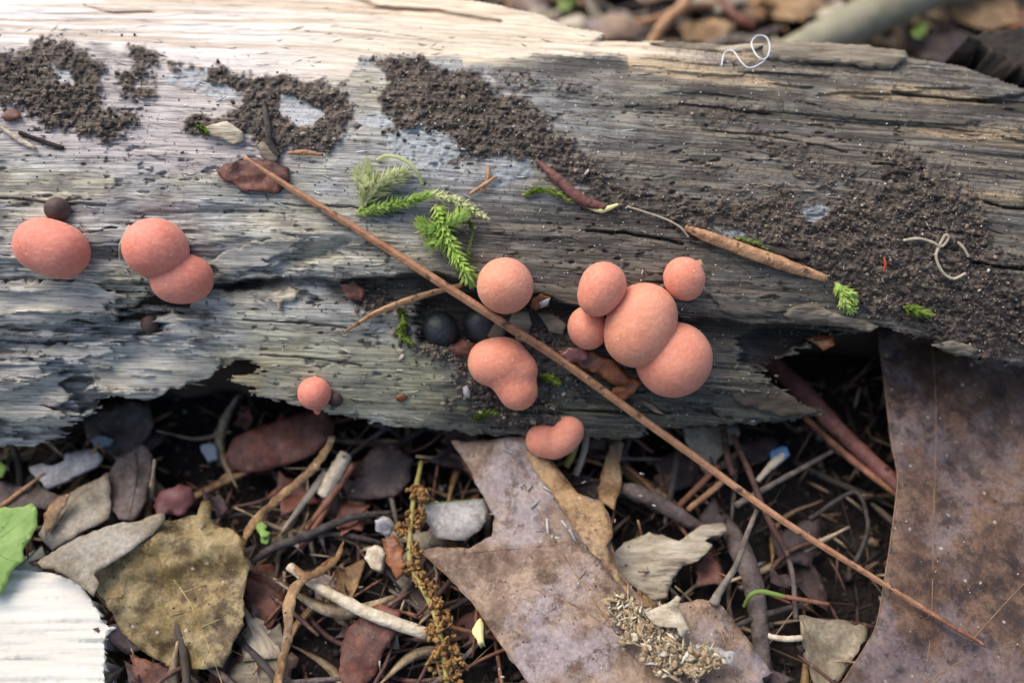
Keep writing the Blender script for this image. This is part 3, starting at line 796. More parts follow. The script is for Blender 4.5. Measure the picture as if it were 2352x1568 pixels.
def build_log():
    root = empty('fallen_log', (0.0, 0.026, -0.004), 'weathered rotting fallen log with pale broken top, crusted with soil', 'log')
    ins = d_out > 0
    cell = ins[:-1, :-1] & ins[1:, :-1] & ins[:-1, 1:] & ins[1:, 1:]
    ny, nx = X.shape
    idx = np.full(ny * nx, -1, np.int64)
    j, i = np.nonzero(cell)
    a = j * nx + i
    Q = np.stack([a, a + nx, a + nx + 1, a + 1], -1)
    used = np.unique(Q)
    idx[used] = np.arange(len(used))
    Q = idx[Q]
    V = P(X.ravel()[used], Y.ravel()[used], HL.ravel()[used])
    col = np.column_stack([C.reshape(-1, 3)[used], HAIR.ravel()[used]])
    # the broken rim: thickness behind every border edge
    de = np.vstack([Q[:, [0, 1]], Q[:, [1, 2]], Q[:, [2, 3]], Q[:, [3, 0]]])
    key = np.sort(de, 1); key = key[:, 0] * (len(V) + 1) + key[:, 1]
    _, inv, cnt = np.unique(key, return_inverse=True, return_counts=True)
    be = de[cnt[inv] == 1]
    bv = np.unique(be); m = {}
    mp = np.full(len(V), -1, np.int64); mp[bv] = np.arange(len(bv)) + len(V)
    bx = X.ravel()[used][bv]; by = Y.ravel()[used][bv]; bh = HL.ravel()[used][bv]
    inw = np.where(by > 420, -6.0, 14.0)
    V2 = P(bx, by + inw, bh - 0.0055 - 0.002 * vnoise(bx / 30, by / 30, 3))
    skirt = np.stack([be[:, 1], be[:, 0], mp[be[:, 0]], mp[be[:, 1]]], -1)
    Vn = np.vstack([V, V2]); cn = np.vstack([col, np.append(lin((74, 64, 52)), 1.0) * np.ones((len(bv), 4))])
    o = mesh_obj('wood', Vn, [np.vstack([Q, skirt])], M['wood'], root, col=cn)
    ga = o.data.attributes.new('grain', 'FLOAT_VECTOR', 'POINT')
    gr = np.stack([GU.ravel()[used] * S, GV.ravel()[used] * S, 0 * used], -1)
    ga.data.foreach_set('vector', np.vstack([gr, gr[bv]]).astype(np.float32).ravel())
    # heart of the log, resting on the soil
    n = 90; xs = np.linspace(-0.125, 0.135, n)
    pts = np.stack([xs, 0.0275 + 0.004 * np.sin(xs * 30), 0.0145 - 0.01 * xs + 0.0015 * np.sin(xs * 55)], -1)
    v, f_ = tube_geo(pts, 0.0195 + 0.0015 * np.sin(xs * 70), 40, rough=0.10, seed=2)
    mesh_obj('heartwood', v, f_, M['core'], root)
    return root
LOG = build_log()

# ------------------------------------------------------------------ crumbs
t_ = (1 + 5 ** .5) / 2
ICO = np.array([(-1, t_, 0), (1, t_, 0), (-1, -t_, 0), (1, -t_, 0), (0, -1, t_), (0, 1, t_), (0, -1, -t_), (0, 1, -t_), (t_, 0, -1), (t_, 0, 1), (-t_, 0, -1), (-t_, 0, 1)])
ICO /= np.linalg.norm(ICO[0])
ICF = np.array([(0, 11, 5), (0, 5, 1), (0, 1, 7), (0, 7, 10), (0, 10, 11), (1, 5, 9), (5, 11, 4), (11, 10, 2), (10, 7, 6), (7, 1, 8), (3, 9, 4), (3, 4, 2), (3, 2, 6), (3, 6, 8), (3, 8, 9), (4, 9, 5), (2, 4, 11), (6, 2, 10), (8, 6, 7), (9, 8, 1)])

def rand_rot(n):
    q = rng.normal(size=(n, 4)); q /= np.linalg.norm(q, axis=1)[:, None]
    w, x, y, z = q.T
    return np.stack([np.stack([1 - 2 * (y * y + z * z), 2 * (x * y - z * w), 2 * (x * z + y * w)], -1),
                     np.stack([2 * (x * y + z * w), 1 - 2 * (x * x + z * z), 2 * (y * z - x * w)], -1),
                     np.stack([2 * (x * z - y * w), 2 * (y * z + x * w), 1 - 2 * (x * x + y * y)], -1)], 1)

def crumbs(name, pos, size, cols, label, stretch=(1, .8, .6), long_frac=0.0, shade=False):
    n = len(pos)
    base = ICO[None] * (1 + 0.45 * (rng.random((n, 12, 1)) - 0.5))
    st = np.tile(np.array(stretch), (n, 1)) * (0.7 + 0.6 * rng.random((n, 3)))
    lg = rng.random(n) < long_frac
    st[lg] = st[lg] * np.array([3.0, .45, .4])
    v = base * st[:, None, :] * size[:, None, None]
    v = np.einsum('nij,nkj->nki', rand_rot(n), v) + pos[:, None, :]
    F = (ICF[None] + 12 * np.arange(n)[:, None, None]).reshape(-1, 3)
    cc = np.repeat(cols, 12, 0) * (0.85 + 0.3 * rng.random((n * 12, 1)))
    o = mesh_obj(name, v.reshape(-1, 3), F, M['crumb'], col=np.clip(cc, 0, .9), origin=np.zeros(3), shade=shade)
    return tag(o, label, None, kind='stuff')

def pal(n, cols, w):
    L_ = np.array([lin(c) for c in cols])
    return L_[rng.choice(len(cols), n, p=np.array(w) / sum(w))]

N = 72000
qx = rng.uniform(-280, 2600, N); qy = rng.uniform(60, 1020, N)
ms = sample(soil, qx, qy); mo = sample(np.where(d_out > 4, 1.0, 0.0), qx, qy)
k = (rng.random(N) < ms * 0.80 + (.30 + .35 * (qx > 1250)) * sample(HALO, qx, qy) * smooth(.42, .62, fbm(qx / 34, qy / 26, 400, 3))) & (mo > .9)
qx, qy = qx[k], qy[k]
sz = (1.3 + 3.0 * rng.random(len(qx)) ** 2.2 + 5.5 * rng.random(len(qx)) * (rng.random(len(qx)) < .05)) * S
nb = 900
cs_ = [(1090, 900, 60, 40), (1160, 960, 90, 30), (1270, 880, 40, 60), (1010, 810, 60, 25), (840, 680, 60, 30), (1250, 760, 60, 50), (1330, 880, 60, 30), (1790, 880, 70, 50), (1880, 770, 60, 25), (930, 760, 20, 40), (350, 690, 60, 30), (300, 560, 40, 60)]
ci = rng.integers(0, len(cs_), nb); ca = np.array(cs_, float)[ci]
ex_ = ca[:, 0] + rng.normal(0, .6, nb) * ca[:, 2]; ey_ = ca[:, 1] + rng.normal(0, .6, nb) * ca[:, 3]
ok_ = sample(d_out, ex_, ey_) > 4; ex_, ey_ = ex_[ok_], ey_[ok_]
qx = np.concatenate([qx, ex_]); qy = np.concatenate([qy, ey_])
sz = np.concatenate([sz, (2 + 8 * rng.random(len(ex_)) ** 2.5) * S])
pos = P(qx, qy, hl(qx, qy) + sz * 0.3)
crumbs('soil_crumbs', pos, sz, pal(len(qx), [(68, 60, 54), (91, 81, 72), (114, 101, 88), (50, 45, 42), (146, 131, 112), (186, 176, 160)], [5, 6, 5, 3, 1.8, .6]),
       'dark brown crumbly soil and rotten wood dust sticking to the log', long_frac=0.14)
N = 15000
qx = rng.uniform(-200, 2500, N); qy = rng.uniform(120, 1000, N)
mo = sample(np.where(d_out > 6, 1.0, 0.0), qx, qy)
k = (mo > .9) & (rng.random(N) < np.where(qx > 900, 0.9, 0.4) * (1 - .85 * sample(tw, qx, qy)))
qx, qy = qx[k], qy[k]
sz = (0.8 + 1.9 * rng.random(len(qx)) ** 2) * S
crumbs('dust_specks', P(qx, qy, hl(qx, qy) + sz * .3), sz, pal(len(qx), [(54, 46, 40), (112, 92, 74), (200, 196, 186), (40, 36, 34), (232, 230, 226)], [4, 3, 2.4, 3, 1.0]),
       'tiny pale and dark specks of dust scattered over the bare wood', long_frac=0.2)

# loose wood fibres lifting along the grain
N = 1500
qx = rng.uniform(-200, 2500, N); qy = rng.uniform(60, 1000, N)
dd_ = sample(d_out, qx, qy)
k = (dd_ > 3) & (rng.random(N) < np.where(dd_ < 40, 1.0, .5)); qx, qy = qx[k], qy[k]
n_ = len(qx); L_ = rng.uniform(10, 46, n_); an = .03 + .07 * qx / W0 + rng.normal(0, .22, n_)
ex = qx + L_ * np.cos(an); ey = qy + L_ * np.sin(an); mx_, my_ = (qx + ex) / 2, (qy + ey) / 2
A3 = P(qx, qy, hl(qx, qy)); B3 = P(mx_, my_, hl(mx_, my_) + rng.uniform(1, 4, n_) * S); E3 = P(ex, ey, hl(ex, ey) + rng.uniform(0, 7, n_) * S)
wv = np.stack([-np.sin(an), 0 * an, 0 * an], -1) * 0 + (UP * np.cos(an)[:, None] + RT * np.sin(an)[:, None])
w_ = (rng.uniform(.8, 2.6, n_) * S)[:, None]
nn = -FWD * (1.2 * S)
v = np.stack([A3 - wv * w_, A3 + wv * w_, B3 - wv * w_, B3 + wv * w_ * .8, E3, A3 - nn, B3 - nn * 2], 1).reshape(-1, 3)
o7 = 7 * np.arange(n_)[:, None]
F = np.vstack([o7 + np.array([t]) for t in [(0, 2, 1), (1, 2, 3), (2, 4, 3), (0, 5, 2), (5, 6, 2), (1, 3, 5), (5, 3, 6), (2, 6, 4), (6, 3, 4)]])
cb = np.stack([sample(C[..., i_], qx, qy) for i_ in range(3)], -1) * rng.uniform(.6, 1.5, (n_, 1))
tag(mesh_obj('wood_fibres', v, F, M['crumb'], col=np.clip(np.repeat(cb, 7, 0), 0, .8), origin=np.zeros(3), shade=False), 'fine splintered wood fibres lifting from the log along the grain', None, kind='stuff')

# ------------------------------------------------------------------ slime moulds
def icosphere(n):
    v = ICO / np.linalg.norm(ICO[0]); f_ = ICF
    for _ in range(n):
        e = np.vstack([f_[:, [0, 1]], f_[:, [1, 2]], f_[:, [2, 0]]]); es = np.sort(e, 1)
        u, inv = np.unique(es, axis=0, return_inverse=True); inv = inv.ravel()
        mid = v[u[:, 0]] + v[u[:, 1]]; mid /= np.linalg.norm(mid, axis=1)[:, None]
        m = len(f_); a, b, c = inv[:m] + len(v), inv[m:2 * m] + len(v), inv[2 * m:] + len(v)
        v = np.vstack([v, mid])
        f_ = np.vstack([np.stack([f_[:, 0], a, c], -1), np.stack([f_[:, 1], b, a], -1), np.stack([f_[:, 2], c, b], -1), np.stack([a, b, c], -1)])
    return v, f_
SPH5 = icosphere(5); SPH3 = icosphere(3)

def blob_geo(sph, k=14, sub=5, amp=0.012, seed=0, flat=1.0):
    """smooth union of balls (px, py, lift, r) in plan units over the log; star-shaped about the mean"""
    dirv, fc = SPH5 if sub == 5 else SPH3
    hb = np.mean([float(hls(a[0], a[1])) for a in sph])
    cs = np.array([P(a[0], a[1], hb + a[2] * S) for a in sph]).reshape(-1, 3); rs = np.array([a[3] for a in sph]) * S
    # radius at true depth
    rs = rs * np.array([(D - (hb + a[2] * S)) / D for a in sph])
    c0 = np.average(cs, axis=0, weights=rs)
    K = k * S
    def dist(p):
        d = np.linalg.norm(p - cs[0], axis=1) - rs[0]
        for c, r in zip(cs[1:], rs[1:]):
            e = np.linalg.norm(p - c, axis=1) - r
            h = np.clip(0.5 + 0.5 * (e - d) / K, 0, 1)
            d = e * (1 - h) + d * h - K * h * (1 - h)
        return d
    lo = np.zeros(len(dirv)); hi = np.full(len(dirv), (np.linalg.norm(cs - c0, axis=1) + rs).max() * 1.2)
    for _ in range(26):
        mid = (lo + hi) / 2
        inside = dist(c0 + dirv * mid[:, None]) < 0
        lo = np.where(inside, mid, lo); hi = np.where(inside, hi, mid)
    q = dirv * 2.2 + seed
    n = (fbm(q[:, 0] + q[:, 2] * .7, q[:, 1] + q[:, 2] * .6, 120 + seed, 3) - .5)
    g = fbm(dirv[:, 0] * 34 + dirv[:, 2] * 19, dirv[:, 1] * 34 - dirv[:, 2] * 23, 130 + seed, 2) - .5
    rr = lo * (1 + 2.2 * amp * n) + g * 1.1 * S
    V = c0 + dirv * rr[:, None]
    return V, fc

def blob(name, sph, label, cat, mat, group=None, extra=None, **kw):
    V, F = blob_geo(sph, **kw)
    base = V[V[:, 2].argmin()]
    root = empty(name, (V[:, 0].mean(), V[:, 1].mean(), V[:, 2].min()), label, cat, group)
    mesh_obj('skin', V, F, M[mat], root)
    return root

GRP = 'coral slime mould balls growing on the log'
b1 = blob('slime_mould_ball', [(99, 563, 40, 63), (139, 577, 40, 63)], 'large egg-shaped coral slime mould ball beside a small brown one', 'slime mould', 'slime_pink', GRP, k=20, seed=1)
r2 = empty('slime_mould_pair', P(390, 600, hls(390, 600)), 'pair of fused coral slime mould balls, a large one over a smaller', 'slime mould', GRP)
for sp, sd_ in [([(348, 568, 52, 64), (366, 572, 54, 65)], 2), ([(403, 640, 30, 56), (435, 640, 30, 54)], 3)]:
    V, F = blob_geo(sp, k=20, seed=sd_)
    mesh_obj('lobe', V, F, M['slime_pink'], r2)
r3 = blob('slime_mould_ball', [(722, 903, 30, 38)], 'tiny round pink slime mould ball with a drip at its foot', 'slime mould', 'slime_pink', GRP, seed=4)
V, F = blob_geo([(724, 936, 30, 6), (729, 945, 28, 7)], sub=3, k=8, seed=5)
mesh_obj('drip', V, F, M['slime_pink'], r3)
blob('slime_mould_ball', [(1157, 655, 72, 61), (1163, 658, 72, 61)], 'round coral slime mould ball at the tip of the green moss sprig', 'slime mould', 'slime_orange', GRP, seed=6)
blob('slime_mould_ball', [(1130, 832, 34, 55), (1158, 832, 36, 58), (1189, 850, 36, 46), (1172, 870, 35, 45), (1190, 896, 34, 46)], 'large kidney-shaped coral slime mould below the black ball', 'slime mould', 'slime', GRP, k=12, seed=7)
blob('slime_mould_ball', [(1247, 1010, 24, 39), (1272, 1020, 24, 34), (1304, 989, 24, 38), (1291, 1008, 24, 36)], 'small kidney-shaped coral slime mould hanging over the lower edge of the log', 'slime mould', 'slime', GRP, k=12, seed=8)
r7 = empty('slime_mould_cluster', P(1470, 760, hls(1470, 760)), 'cluster of four fused coral slime mould balls around a big tall one', 'slime mould', GRP)
for sp, mt, sd_ in [([(1386, 654, 66, 53), (1372, 682, 62, 45)], 'slime', 9), ([(1348, 746, 56, 43), (1352, 762, 54, 41)], 'slime', 10),
                    ([(1480, 724, 84, 75), (1460, 772, 84, 72), (1470, 748, 86, 76)], 'slime_orange', 11), ([(1553, 822, 56, 82), (1542, 832, 56, 80)], 'slime', 12)]:
    V, F = blob_geo(sp, k=18, seed=sd_)
    mesh_obj('lobe', V, F, M[mt], r7)
blob('slime_mould_ball', [(1570, 636, 40, 46), (1577, 651, 38, 39)], 'small coral slime mould ball standing alone beside the cluster of four', 'slime mould', 'slime', GRP, seed=13)
blob('ripe_slime_mould', [(132, 481, 16, 28)], 'small dull brown ripe slime mould ball behind the egg-shaped coral one', 'slime mould', 'slime_brown', 'ripe dark slime mould balls', seed=14)
blob('ripe_slime_mould', [(345, 745, 12, 21)], 'small dark brown ripe slime mould ball in a crevice below the fused pair', 'slime mould', 'slime_brown', 'ripe dark slime mould balls', seed=15)
blob('ripe_slime_mould', [(1008, 750, 24, 37), (1015, 764, 24, 37)], 'blue-black ripe slime mould ball sitting in the log cavity', 'slime mould', 'slime_black', 'ripe dark slime mould balls', seed=16)
blob('ripe_slime_mould', [(1105, 745, 4, 42), (1115, 762, 2, 38)], 'flat black slime mould remnant beside the blue-black ball', 'slime mould', 'slime_black', 'ripe dark slime mould balls', seed=17)
blob('ripe_slime_mould', [(770, 918, 12, 17)], 'dark speck-sized slime mould ball tucked beside the tiny pink one', 'slime mould', 'slime_brown', 'ripe dark slime mould balls', seed=18, sub=3)

# ------------------------------------------------------------------ needles, twigs, fibres
def tube_on(name, pts, r, mat, label, cat, group=None, mode='log', sides=8, rough=.12, taper=(1, 1), n=40, seed=0, groove=0, parent=None, flat=1.0, keep=None):
    """pts (px, py, lift): lift in plan units over the log (mode log), over the log plane (h) or mm over the ground (mode z)"""
    p = catmull(np.array(pts, float), n)
    if mode == 'log':
        h = hls(p[:, 0], p[:, 1]) + p[:, 2] * S
    elif mode == 'h':
        h = p[:, 2] * S
    else:
        h = ground_h(p[:, 0], p[:, 1], p[:, 2] * 0.001)
    if mode == 'log':
        h = np.convolve(np.pad(h, 4, mode='edge'), np.ones(9) / 9, mode='valid')
    V3 = P(p[:, 0], p[:, 1], h)
    R = np.interp(np.linspace(0, 1, n), np.linspace(0, 1, len(taper)), taper) * r * S * (D - h) / D
    V, F = tube_geo(V3, R, sides, rough, seed=seed, groove=groove, flat=flat)
    o = mesh_obj(name, V, F, M[mat], parent)
    if parent is None:
        tag(o, label, cat, group)
    return o

hh = lambda x, y, l: float(hls(x, y)) / S + l
zz = lambda x, y, mm: float(ground_h(np.array(x), np.array(y), mm * .001)) / S
pts = [(562, 362, hh(562, 362, 10)), (680, 440, hh(680, 440, 16)), (850, 545, hh(850, 545, 18)), (1000, 642, hh(1000, 600, 40)), (1150, 738, hh(1000, 590, 34)),
       (1290, 828, hh(1290, 950, 66)), (1440, 937, hh(1440, 950, 46)), (1600, 1052, zz(1600, 1052, 18.5)), (1800, 1196, zz(1800, 1196, 17)), (2000, 1322, zz(2000, 1322, 15.5)), (2130, 1402, zz(2130, 1402, 14.5)), (2258, 1480, zz(2258, 1480, 14))]
nd = empty('pine_needle', P(1290, 828, pts[5][2] * S), 'long straight brown pine needle lying diagonally across the log', 'needle')
tube_on('shaft', pts, 10.5, 'needle', None, None, mode='h', sides=18, rough=.05, taper=(.55, .85, 1, 1, .95, .9, .75, .6, .4), n=160, groove=3, parent=nd)
tube_on('tip', [(2120, 1396, pts[-2][2] + 1), (2190, 1439, pts[-1][2] + 1), (2262, 1484, pts[-1][2])], 6.6, 'needle_red', None, None, mode='h', sides=10, rough=.06, taper=(1, .9, .35), n=24, parent=nd)
tube_on('pine_needle', [(790, 763, 8), (860, 720, 22), (940, 688, 50), (1000, 670, 66), (1062, 654, 58)], 8, 'needle_tan', 'short curved tan pine needle passing under the long needle', 'needle', taper=(.3, .9, 1, .9, .7), groove=3, sides=12)
tube_on('pine_needle', [(1575, 522, 4), (1640, 548, 12), (1760, 592, 16), (1898, 640, 8)], 15, 'needle_tan', 'thick blunt tan needle stub lying in soil near the lone coral ball', 'needle', taper=(.5, .9, 1, 1.05, .6), groove=3, sides=14, flat=.7)
tube_on('bud_stalk', [(1232, 368, 4), (1280, 410, 12), (1330, 455, 14), (1390, 478, 8)], 11, 'twig_red', 'shiny red-brown bud scale stalk half buried in soil', 'twig', taper=(.4, 1, 1.2, .8), sides=12)
tube_on('needle_scrap', [(1340, 470, 6), (1380, 482, 9), (1420, 470, 8)], 8, 'yellow', 'yellowish scrap at the foot of the red stalk', 'fragment', taper=(.4, 1, .4))
tube_on('thread', [(1657, 152, 14), (1664, 122, 40), (1684, 118, 50), (1702, 142, 34), (1722, 156, 26), (1755, 140, 40), (1768, 112, 74), (1760, 86, 88), (1738, 83, 84), (1726, 100, 74), (1736, 125, 60), (1752, 136, 52), (1766, 128, 50)],
        1.35, 'fibre', 'thin curly white thread looping above the top edge of the log', 'thread', n=120, sides=8, rough=.15)
tube_on('rootlet', [(2075, 552, 8), (2110, 548, 14), (2140, 556, 16), (2162, 566, 14), (2178, 548, 16), (2172, 540, 16), (2160, 560, 14), (2150, 590, 12), (2165, 625, 12), (2190, 640, 12), (2218, 628, 14)],
        3.6, 'root_pale', 'pale curly rootlet lying on the soil-covered end of the log', 'rootlet', n=80, sides=8)
tube_on('fibre_scrap', [(2030, 592, 8), (2034, 606, 12), (2030, 622, 8)], 2.4, 'red_fibre', 'tiny bright red fibre on dark soil near the pale rootlet', 'fibre')
tube_on('rootlet', [(2200, 556, 8), (2215, 572, 12), (2224, 590, 8)], 3.2, 'root_pale', 'short straight pale rootlet beside the curly one', 'rootlet')
tube_on('rootlet', [(1440, 474, 4), (1520, 500, 8), (1560, 520, 7), (1582, 545, 6)], 2.6, 'root_pale', 'thin pale root hair running toward the thick needle stub', 'rootlet')
tube_on('needle_scrap', [(1110, 440, 8), (1120, 410, 14), (1122, 380, 12)], 4.5, 'needle_tan', 'upright tan needle scrap on the blue-grey crust', 'fragment')
tube_on('needle_scrap', [(1080, 445, 10), (1110, 425, 16), (1140, 405, 10)], 4.0, 'needle_tan', 'slanting tan needle scrap beside the upright one', 'fragment')
tube_on('needle_scrap', [(2, 292, 8), (40, 318, 10), (82, 342, 8)], 8, 'pale_wood', 'pale splinter with dark edge near the soil patch', 'fragment', taper=(.5, 1, .5))
tube_on('needle_scrap', [(45, 305, 4), (100, 325, 7), (145, 340, 5)], 5, 'bark_dark', 'dark thin needle scrap beside the pale splinter', 'fragment')
tube_on('needle_scrap', [(604, 232, 10), (612, 270, 14), (622, 330, 12), (640, 360, 8)], 8, 'twig_dark', 'dark grey stick standing in the soil clods', 'twig', taper=(.4, 1, 1, .8))
tube_on('needle_scrap', [(660, 352, 8), (700, 350, 14), (742, 356, 10)], 7, 'needle_tan', 'tan forked splinter at the edge of the soil clods', 'fragment', taper=(.5, 1, .4))
tube_on('needle_scrap', [(276, 598, 12), (280, 560, 34), (298, 518, 30)], 6, 'root_pale', 'pale dry stem clinging to the side of the fused pair', 'stem', taper=(.5, 1, .6))
tube_on('curved_splinter', [(2025, 405, 8), (2060, 392, 10), (2095, 398, 8)], 4, 'bark_dark', 'small dark curved splinter on the grey wood', 'splinter')
tube_on('pale_speck', [(1362, 565 + 6, 86), (1366, 575, 86)], 3, 'pale', None, None, parent=LOG) if False else None

# splintered plates standing proud of the log
def plate(poly, lift, thick, seed, tilt=(0, 0), jag=7):
    c = np.mean(np.array(poly, float), 0)
    def hf(x, y):
        hb = .6 * hls(x, y) + .4 * float(hls(c[0], c[1]))
        gv = y - slope(x)
        return hb + (lift + 3 * (fbm(x / 130, gv / 8, 420 + seed, 3) - .5) * 2 + 2.5 * (vnoise((x + 300 * vnoise(0 * x, gv / 6, seed)) / 120, gv / 5, 9) - .5) + tilt[0] * (x - c[0]) + tilt[1] * (y - c[1])) * S
    V, F = poly_geo(poly, hf, 5.5, jag, thick * S, 40 + seed, 'h')
    d_ = V - CAM; dep = d_ @ FWD
    qx_ = W0 / 2 + (d_ @ RT) / dep / TH * W0 / 2; qy_ = H0 / 2 - (d_ @ UP) / dep / TH * W0 / 2
    col = np.stack([sample(C[..., i_], qx_, qy_) for i_ in range(3)], -1)
    wq = (.5 * smooth(1100, 600, qx_))[:, None]
    col = (1 - wq) * col + wq * lin((176, 172, 160)) * (.7 + .6 * fbm(qx_ / 90, qy_ / 12, 430 + seed, 3))[:, None]
    o = mesh_obj('splinter_plate', V, F, M['wood'], LOG, col=np.column_stack([col, np.ones(len(col))]))
    ga = o.data.attributes.new('grain', 'FLOAT_VECTOR', 'POINT')
    ga.data.foreach_set('vector', (np.stack([qx_, qy_ - slope(qx_), 0 * qx_ + seed * 40], -1) * S).astype(np.float32).ravel())
plate([(-200, 650), (0, 646), (120, 650), (213, 646), (233, 664), (287, 684), (233, 700), (240, 716), (220, 726), (160, 738), (60, 748), (-200, 760)], 16, 16, 1, (.04, 0))
plate([(96, 800), (167, 784), (262, 790), (247, 802), (255, 812), (167, 820), (110, 814)], 12, 10, 2, (.06, 0))
plate([(173, 826), (230, 800), (280, 790), (330, 782), (417, 790), (500, 813), (506, 838), (493, 860), (440, 878), (400, 893), (350, 917), (283, 910), (240, 906), (213, 890), (236, 872), (200, 862), (215, 850), (177, 842)], 12, 14, 3, (.02, 0))
plate([(-200, 836), (0, 830), (67, 826), (112, 836), (84, 848), (100, 860), (164, 866), (130, 880), (150, 896), (170, 904), (133, 926), (90, 933), (150, 958), (60, 966), (-200, 980)], 14, 14, 4, (.05, 0))
plate([(170, 545), (240, 526), (300, 520), (310, 540), (240, 556), (190, 560)], 8, 8, 5)
plate([(470, 600), (540, 570), (640, 548), (700, 545), (660, 566), (690, 572), (600, 600), (620, 610), (520, 634)], 12, 12, 6, (.02, -.05))
plate([(1640, 672), (1720, 690), (1820, 712), (1760, 722), (1780, 734), (1690, 728), (1650, 716)], 8, 10, 7)
plate([(1640, 900), (1720, 892), (1790, 905), (1850, 932), (1886, 950), (1820, 954), (1780, 966), (1700, 968), (1640, 950)], 8, 10, 8)

# chips and scales on the log
def chip(name, poly, lift, thick, mat, label, cat, group=None, amp=3, step=9, jag=2, seed=0, parent=None, tilt=(0, 0)):
    c = np.mean(np.array(poly, float), 0)
    def hf(x, y):
        hb = hls(x, y) * .5 + .5 * float(hls(c[0], c[1]))
        return hb + (lift + amp * 2 * (fbm(x / 18, y / 10, 140 + seed, 3) - .5) + tilt[0] * (x - c[0]) + tilt[1] * (y - c[1])) * S
    V, F = poly_geo(poly, hf, step, jag, thick * S, seed, 'h')
    o = mesh_obj(name, V, F, M[mat], parent)
    if parent is None: tag(o, label, cat, group)
    return o

chip('bark_scale', [(494, 392), (520, 376), (580, 364), (630, 372), (662, 384), (660, 420), (640, 440), (605, 442), (560, 434), (516, 418)], 14, 8, 'bark_red', 'dark red-brown bark scale pinned under the upper end of the long needle', 'bark scale', amp=9, seed=1)
chip('splinter', [(1758, 96), (1900, 98), (2076, 113), (2086, 128), (2052, 152), (1930, 142), (1752, 130)], 40, 15, 'chip_grey', None, None, amp=4, seed=2, parent=LOG, step=8, jag=4, tilt=(0, .1))
chip('splinter', [(1700, 102), (1760, 100), (1740, 112), (1660, 118), (1640, 110)], 18, 10, 'pale_wood', None, None, seed=3, parent=LOG)
chip('splinter', [(1500, 96), (1590, 98), (1650, 104), (1690, 116), (1600, 114), (1520, 106)], 12, 8, 'chip_grey', None, None, seed=4, parent=LOG)
chip('splinter', [(1800, 722), (1835, 700), (1880, 698), (1915, 720), (1975, 735), (2020, 748), (2000, 762), (1930, 750), (1870, 748), (1812, 744)], 18, 14, 'chip_grey', None, None, amp=5, seed=5, parent=LOG)
chip('splinter', [(2140, 795), (2190, 782), (2250, 802), (2230, 818), (2180, 812)], 10, 8, 'chip_grey', None, None, seed=6, parent=LOG)
chip('splinter', [(1660, 880), (1760, 870), (1830, 920), (1880, 950), (1800, 958), (1700, 930)], 12, 8, 'chip_dark', None, None, amp=6, seed=7, parent=LOG)
chip('splinter', [(1620, 660), (1700, 672), (1800, 690), (1780, 705), (1690, 695)], -2, 6, 'chip_grey', None, None, amp=2, seed=8, parent=LOG) if False else None
chip('wood_chip', [(470, 290), (520, 278), (556, 300), (560, 322), (535, 332), (480, 310)], 16, 9, 'pale_wood', 'flat pale wood chip among soil clods near the mossy crumb', 'wood chip', seed=9)
chip('wood_chip', [(590, 335), (602, 325), (636, 350), (640, 370), (620, 378), (600, 360)], 15, 9, 'chip_grey', 'stubby grey wood chip just above the needle end', 'wood chip', seed=10)
chip('wood_chip', [(0, 268), (14, 252), (38, 250), (46, 268), (20, 278)], 14, 8, 'bark_red', 'small dark red chip at the edge of the left soil patch', 'wood chip', seed=11)
chip('wood_chip', [(1170, 735), (1180, 712), (1215, 718), (1222, 745), (1210, 790), (1185, 780)], 30, 14, 'chip_grey', 'squared grey wood chip standing in the cavity under the needle', 'wood chip', seed=12)
chip('wood_chip', [(1120, 770), (1140, 738), (1165, 742), (1160, 775), (1130, 785)], 22, 10, 'chip_dark', 'dark wood chip leaning in the cavity beside the squared one', 'wood chip', seed=13)
chip('wood_chip', [(1235, 720), (1262, 714), (1300, 745), (1290, 770), (1262, 760)], 20, 10, 'chip_grey', 'knobbly grey chip right of the squared chip in the cavity', 'wood chip', seed=14)
chip('dry_husk', [(1222, 690), (1240, 676), (1262, 684), (1258, 704), (1230, 712), (1218, 704)], 56, 8, 'husk', 'amber dry husk stuck to the round ball by the moss', 'husk', amp=8, seed=15)
chip('dry_husk', [(1282, 806), (1320, 798), (1360, 806), (1410, 830), (1440, 862), (1455, 880), (1420, 888), (1380, 862), (1330, 842), (1296, 830)], 30, 9, 'husk', 'long amber husk lying below the cluster of four', 'husk', amp=10, seed=16)
chip('dry_husk', [(1400, 905), (1420, 882), (1456, 868), (1474, 880), (1452, 905), (1425, 925)], 30, 8, 'husk', 'crumpled reddish husk against the foot of the cluster', 'husk', amp=10, seed=17)
chip('dry_husk', [(1286, 812), (1306, 800), (1345, 800), (1350, 826), (1310, 834)], 42, 10, 'husk_purple', 'glossy purple husk at the end of the long amber one', 'husk', amp=6, seed=18)
chip('fibre_tuft', [(605, 690), (622, 672), (660, 668), (684, 662), (676, 688), (652, 694), (640, 716), (630, 694)], 14, 6, 'pale_wood', 'frayed pale wood fibre tuft on the bare grey wood', 'fibre tuft', amp=8, seed=19, jag=6, step=6)
chip('leaf_scrap', [(908, 908), (924, 904), (938, 914), (924, 924), (910, 920)], 6, 5, 'husk', 'tiny orange leaf scrap on the lower bare wood', 'leaf scrap', seed=20)
chip('leaf_scrap', [(1592, 600), (1612, 594), (1618, 612), (1600, 618)], 40, 4, 'needle_tan', 'tiny tan scrap behind the lone coral ball', 'leaf scrap', seed=21)
chip('leaf_scrap', [(1850, 778), (1880, 770), (1910, 772), (1918, 790), (1892, 805), (1872, 790)], 6, 6, 'husk', 'rusty brown scrap at the rim of the dark notch', 'leaf scrap', seed=22, amp=6)
chip('wood_chip', [(1470, 916), (1500, 930), (1530, 955), (1512, 950), (1480, 930)], 12, 5, 'chip_grey', 'thin pointed grey sliver below the coral cluster', 'wood chip', seed=23)
